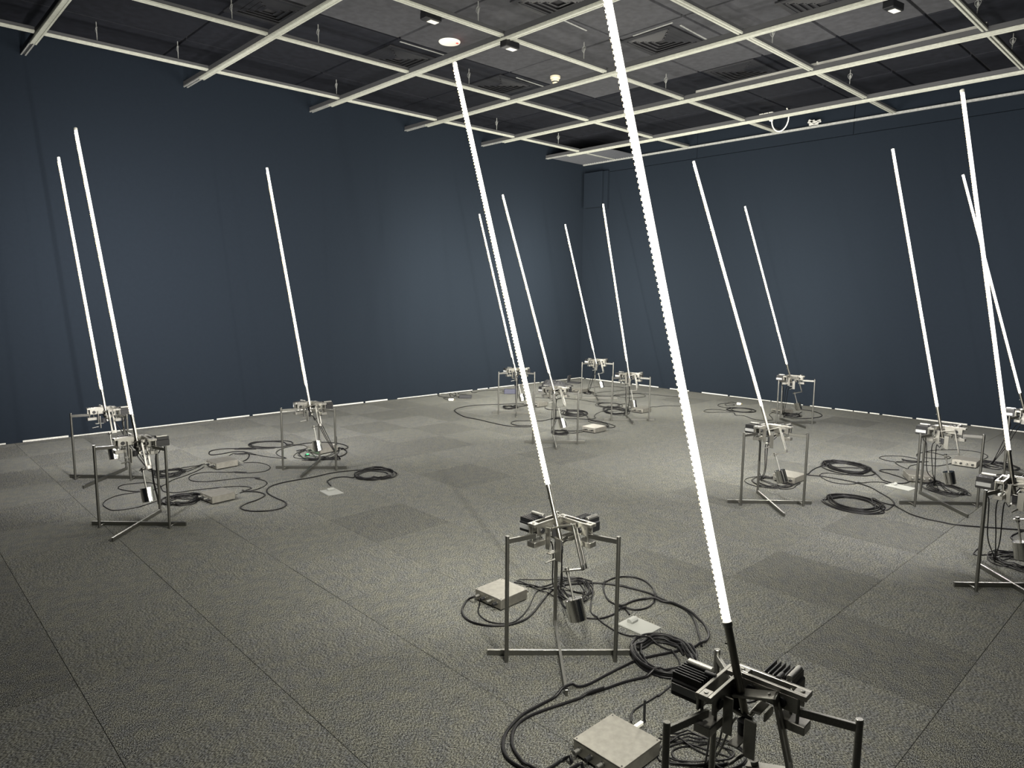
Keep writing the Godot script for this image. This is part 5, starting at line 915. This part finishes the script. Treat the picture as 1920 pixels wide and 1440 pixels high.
	{"called": "motor_cable", "rig": 11, "r": 0.0032, "p": [-1.681, 0.555, -5.996, -1.677, 0.468, -6.051, -1.672, 0.44, -6.106, -1.684, 0.2, -6.226, -1.721, 0.045, -6.584, -1.727, -1, -6.649, -1.771, -1, -6.568, -1.781, -1, -6.471, -1.729, -1, -6.376, -1.635, -1, -6.32, -1.536, -1, -6.323, -1.462, -1, -6.383, -1.452, -1, -6.484, -1.505, -1, -6.582, -1.602, -1, -6.64, -1.706, -1, -6.636, -1.722, -1, -6.539, -1.729, -1, -6.473, -1.694, -1, -6.408, -1.63, -1, -6.37, -1.562, -1, -6.373, -1.513, -1, -6.413, -1.505, -1, -6.482, -1.542, -1, -6.549, -1.608, -1, -6.588, -1.678, -1, -6.585, -1.709, -1, -6.531, -1.715, -1, -6.474, -1.684, -1, -6.417, -1.629, -1, -6.384, -1.776, -1, -6.747]},
	{"called": "motor_cable", "rig": 11, "r": 0.0032, "p": [-1.521, 0.555, -6.162, -1.576, 0.468, -6.156, -1.631, 0.44, -6.149, -1.652, 0.2, -6.259, -1.716, 0.045, -6.588, -1.728, -1, -6.647, -1.708, -1, -6.488, -1.682, -1, -6.427, -1.627, -1, -6.38, -1.565, -1, -6.366, -1.519, -1, -6.389, -1.412, -1, -6.42, -1.463, -1, -6.538, -1.568, -1, -6.629, -1.689, -1, -6.657, -1.747, -1, -6.558, -1.749, -1, -6.498, -1.712, -1, -6.411, -1.635, -1, -6.346, -1.548, -1, -6.325, -1.483, -1, -6.358, -1.434, -1, -6.425, -1.479, -1, -6.53, -1.573, -1, -6.611, -1.68, -1, -6.635, -1.74, -1, -6.562, -1.719, -1, -6.491, -1.69, -1, -6.423, -1.629, -1, -6.371, -1.56, -1, -6.355, -1.782, -1, -6.77]},
	{"called": "sensor_cable", "rig": 11, "r": 0.0032, "p": [-1.544, 0.47, -6.038, -1.567, 0.425, -6.064, -1.591, 0.44, -6.09, -1.621, 0.2, -6.213, -1.712, 0.045, -6.582, -1.729, -1, -6.649, -1.474, -1, -6.38, -1.47, -1, -6.456, -1.518, -1, -6.54, -1.599, -1, -6.601, -1.683, -1, -6.615, -1.702, -1, -6.55, -1.705, -1, -6.495, -1.67, -1, -6.433, -1.611, -1, -6.389, -1.55, -1, -6.379, -1.461, -1, -6.37, -1.456, -1, -6.454, -1.508, -1, -6.547, -1.598, -1, -6.614, -1.691, -1, -6.629, -1.757, -1, -6.552, -1.801, -1, -6.51, -1.733, -1, -6.389, -1.616, -1, -6.302, -1.495, -1, -6.283, -1.464, -1, -6.372, -1.459, -1, -6.454, -1.51, -1, -6.545, -1.598, -1, -6.611, -1.789, -1, -6.792]},
	{"called": "motor_cable", "rig": 12, "r": 0.0032, "p": [-0.943, 0.555, -4.549, -0.938, 0.468, -4.604, -0.934, 0.44, -4.659, -0.931, 0.2, -4.712, -0.923, 0.045, -4.87, -0.921, -1, -4.898, -0.769, -1, -4.836, -0.708, -1, -4.885, -0.696, -1, -4.966, -0.738, -1, -5.049, -0.816, -1, -5.102, -0.896, -1, -5.092, -0.951, -1, -5.048, -0.962, -1, -4.974, -0.924, -1, -4.899, -0.853, -1, -4.851, -0.763, -1, -4.824, -0.697, -1, -4.877, -0.684, -1, -4.966, -0.729, -1, -5.056, -0.815, -1, -5.113, -0.877, -1, -5.053, -0.914, -1, -5.023, -0.716, -1, -5.056]},
	{"called": "motor_cable", "rig": 12, "r": 0.0032, "p": [-0.783, 0.555, -4.715, -0.838, 0.468, -4.709, -0.892, 0.44, -4.702, -0.898, 0.2, -4.745, -0.914, 0.045, -4.872, -0.917, -1, -4.895, -0.859, -1, -5.067, -0.906, -1, -5.023, -0.923, -1, -4.964, -0.902, -1, -4.911, -0.853, -1, -4.885, -0.774, -1, -4.844, -0.698, -1, -4.914, -0.672, -1, -5.009, -0.704, -1, -5.094, -0.783, -1, -5.136, -0.875, -1, -5.108, -0.945, -1, -5.043, -0.969, -1, -4.955, -0.939, -1, -4.877, -0.866, -1, -4.838, -0.797, -1, -4.907, -0.756, -1, -4.945, -0.742, -1, -4.997, -0.76, -1, -5.043, -0.803, -1, -5.065, -0.881, -1, -5.122, -0.958, -1, -5.051, -0.722, -1, -5.078]},
	{"called": "sensor_cable", "rig": 12, "r": 0.0032, "p": [-0.805, 0.47, -4.591, -0.829, 0.425, -4.617, -0.852, 0.44, -4.643, -0.868, 0.2, -4.699, -0.914, 0.045, -4.867, -0.922, -1, -4.898, -0.856, -1, -4.891, -0.791, -1, -4.89, -0.74, -1, -4.927, -0.721, -1, -4.988, -0.743, -1, -5.05, -0.79, -1, -5.107, -0.868, -1, -5.109, -0.929, -1, -5.065, -0.951, -1, -4.992, -0.925, -1, -4.918, -0.864, -1, -4.864, -0.782, -1, -4.863, -0.716, -1, -4.91, -0.693, -1, -4.987, -0.72, -1, -5.066, -0.784, -1, -5.129, -0.875, -1, -5.131, -0.948, -1, -5.079, -0.974, -1, -4.992, -0.944, -1, -4.905, -0.854, -1, -4.896, -0.793, -1, -4.895, -0.729, -1, -5.101]},
	{"called": "motor_cable", "rig": 13, "r": 0.0032, "p": [-1.422, 0.555, -7.491, -1.418, 0.468, -7.546, -1.413, 0.44, -7.6, -1.493, 0.2, -7.705, -1.553, 0.045, -7.785, -1.572, -1, -7.81, -1.41, -1, -7.744, -1.416, -1, -7.815, -1.464, -1, -7.877, -1.534, -1, -7.906, -1.6, -1, -7.891, -1.62, -1, -7.831, -1.614, -1, -7.771, -1.574, -1, -7.719, -1.515, -1, -7.694, -1.458, -1, -7.706, -1.431, -1, -7.753, -1.436, -1, -7.811, -1.475, -1, -7.861, -1.532, -1, -7.884, -1.585, -1, -7.872, -1.63, -1, -7.836, -1.624, -1, -7.769, -1.58, -1, -7.711, -1.514, -1, -7.683, -1.451, -1, -7.697, -1.431, -1, -7.753, -1.436, -1, -7.811, -1.475, -1, -7.861, -1.532, -1, -7.885, -1.62, -1, -7.633]},
	{"called": "motor_cable", "rig": 13, "r": 0.0032, "p": [-1.262, 0.555, -7.656, -1.317, 0.468, -7.65, -1.372, 0.44, -7.644, -1.473, 0.2, -7.734, -1.551, 0.045, -7.802, -1.575, -1, -7.824, -1.364, -1, -7.709, -1.351, -1, -7.815, -1.404, -1, -7.913, -1.503, -1, -7.966, -1.61, -1, -7.953, -1.683, -1, -7.879, -1.696, -1, -7.773, -1.622, -1, -7.676, -1.544, -1, -7.622, -1.437, -1, -7.635, -1.435, -1, -7.747, -1.429, -1, -7.805, -1.458, -1, -7.859, -1.512, -1, -7.888, -1.571, -1, -7.881, -1.673, -1, -7.874, -1.685, -1, -7.774, -1.622, -1, -7.683, -1.542, -1, -7.633, -1.621, -1, -7.656]},
	{"called": "sensor_cable", "rig": 13, "r": 0.0032, "p": [-1.285, 0.47, -7.532, -1.308, 0.425, -7.558, -1.332, 0.44, -7.584, -1.453, 0.2, -7.698, -1.544, 0.045, -7.785, -1.573, -1, -7.812, -1.685, -1, -7.745, -1.606, -1, -7.628, -1.498, -1, -7.605, -1.401, -1, -7.65, -1.352, -1, -7.745, -1.383, -1, -7.846, -1.454, -1, -7.919, -1.551, -1, -7.939, -1.64, -1, -7.899, -1.684, -1, -7.813, -1.698, -1, -7.744, -1.612, -1, -7.615, -1.496, -1, -7.592, -1.391, -1, -7.64, -1.338, -1, -7.742, -1.377, -1, -7.849, -1.45, -1, -7.926, -1.553, -1, -7.947, -1.645, -1, -7.904, -1.622, -1, -7.678]},
]
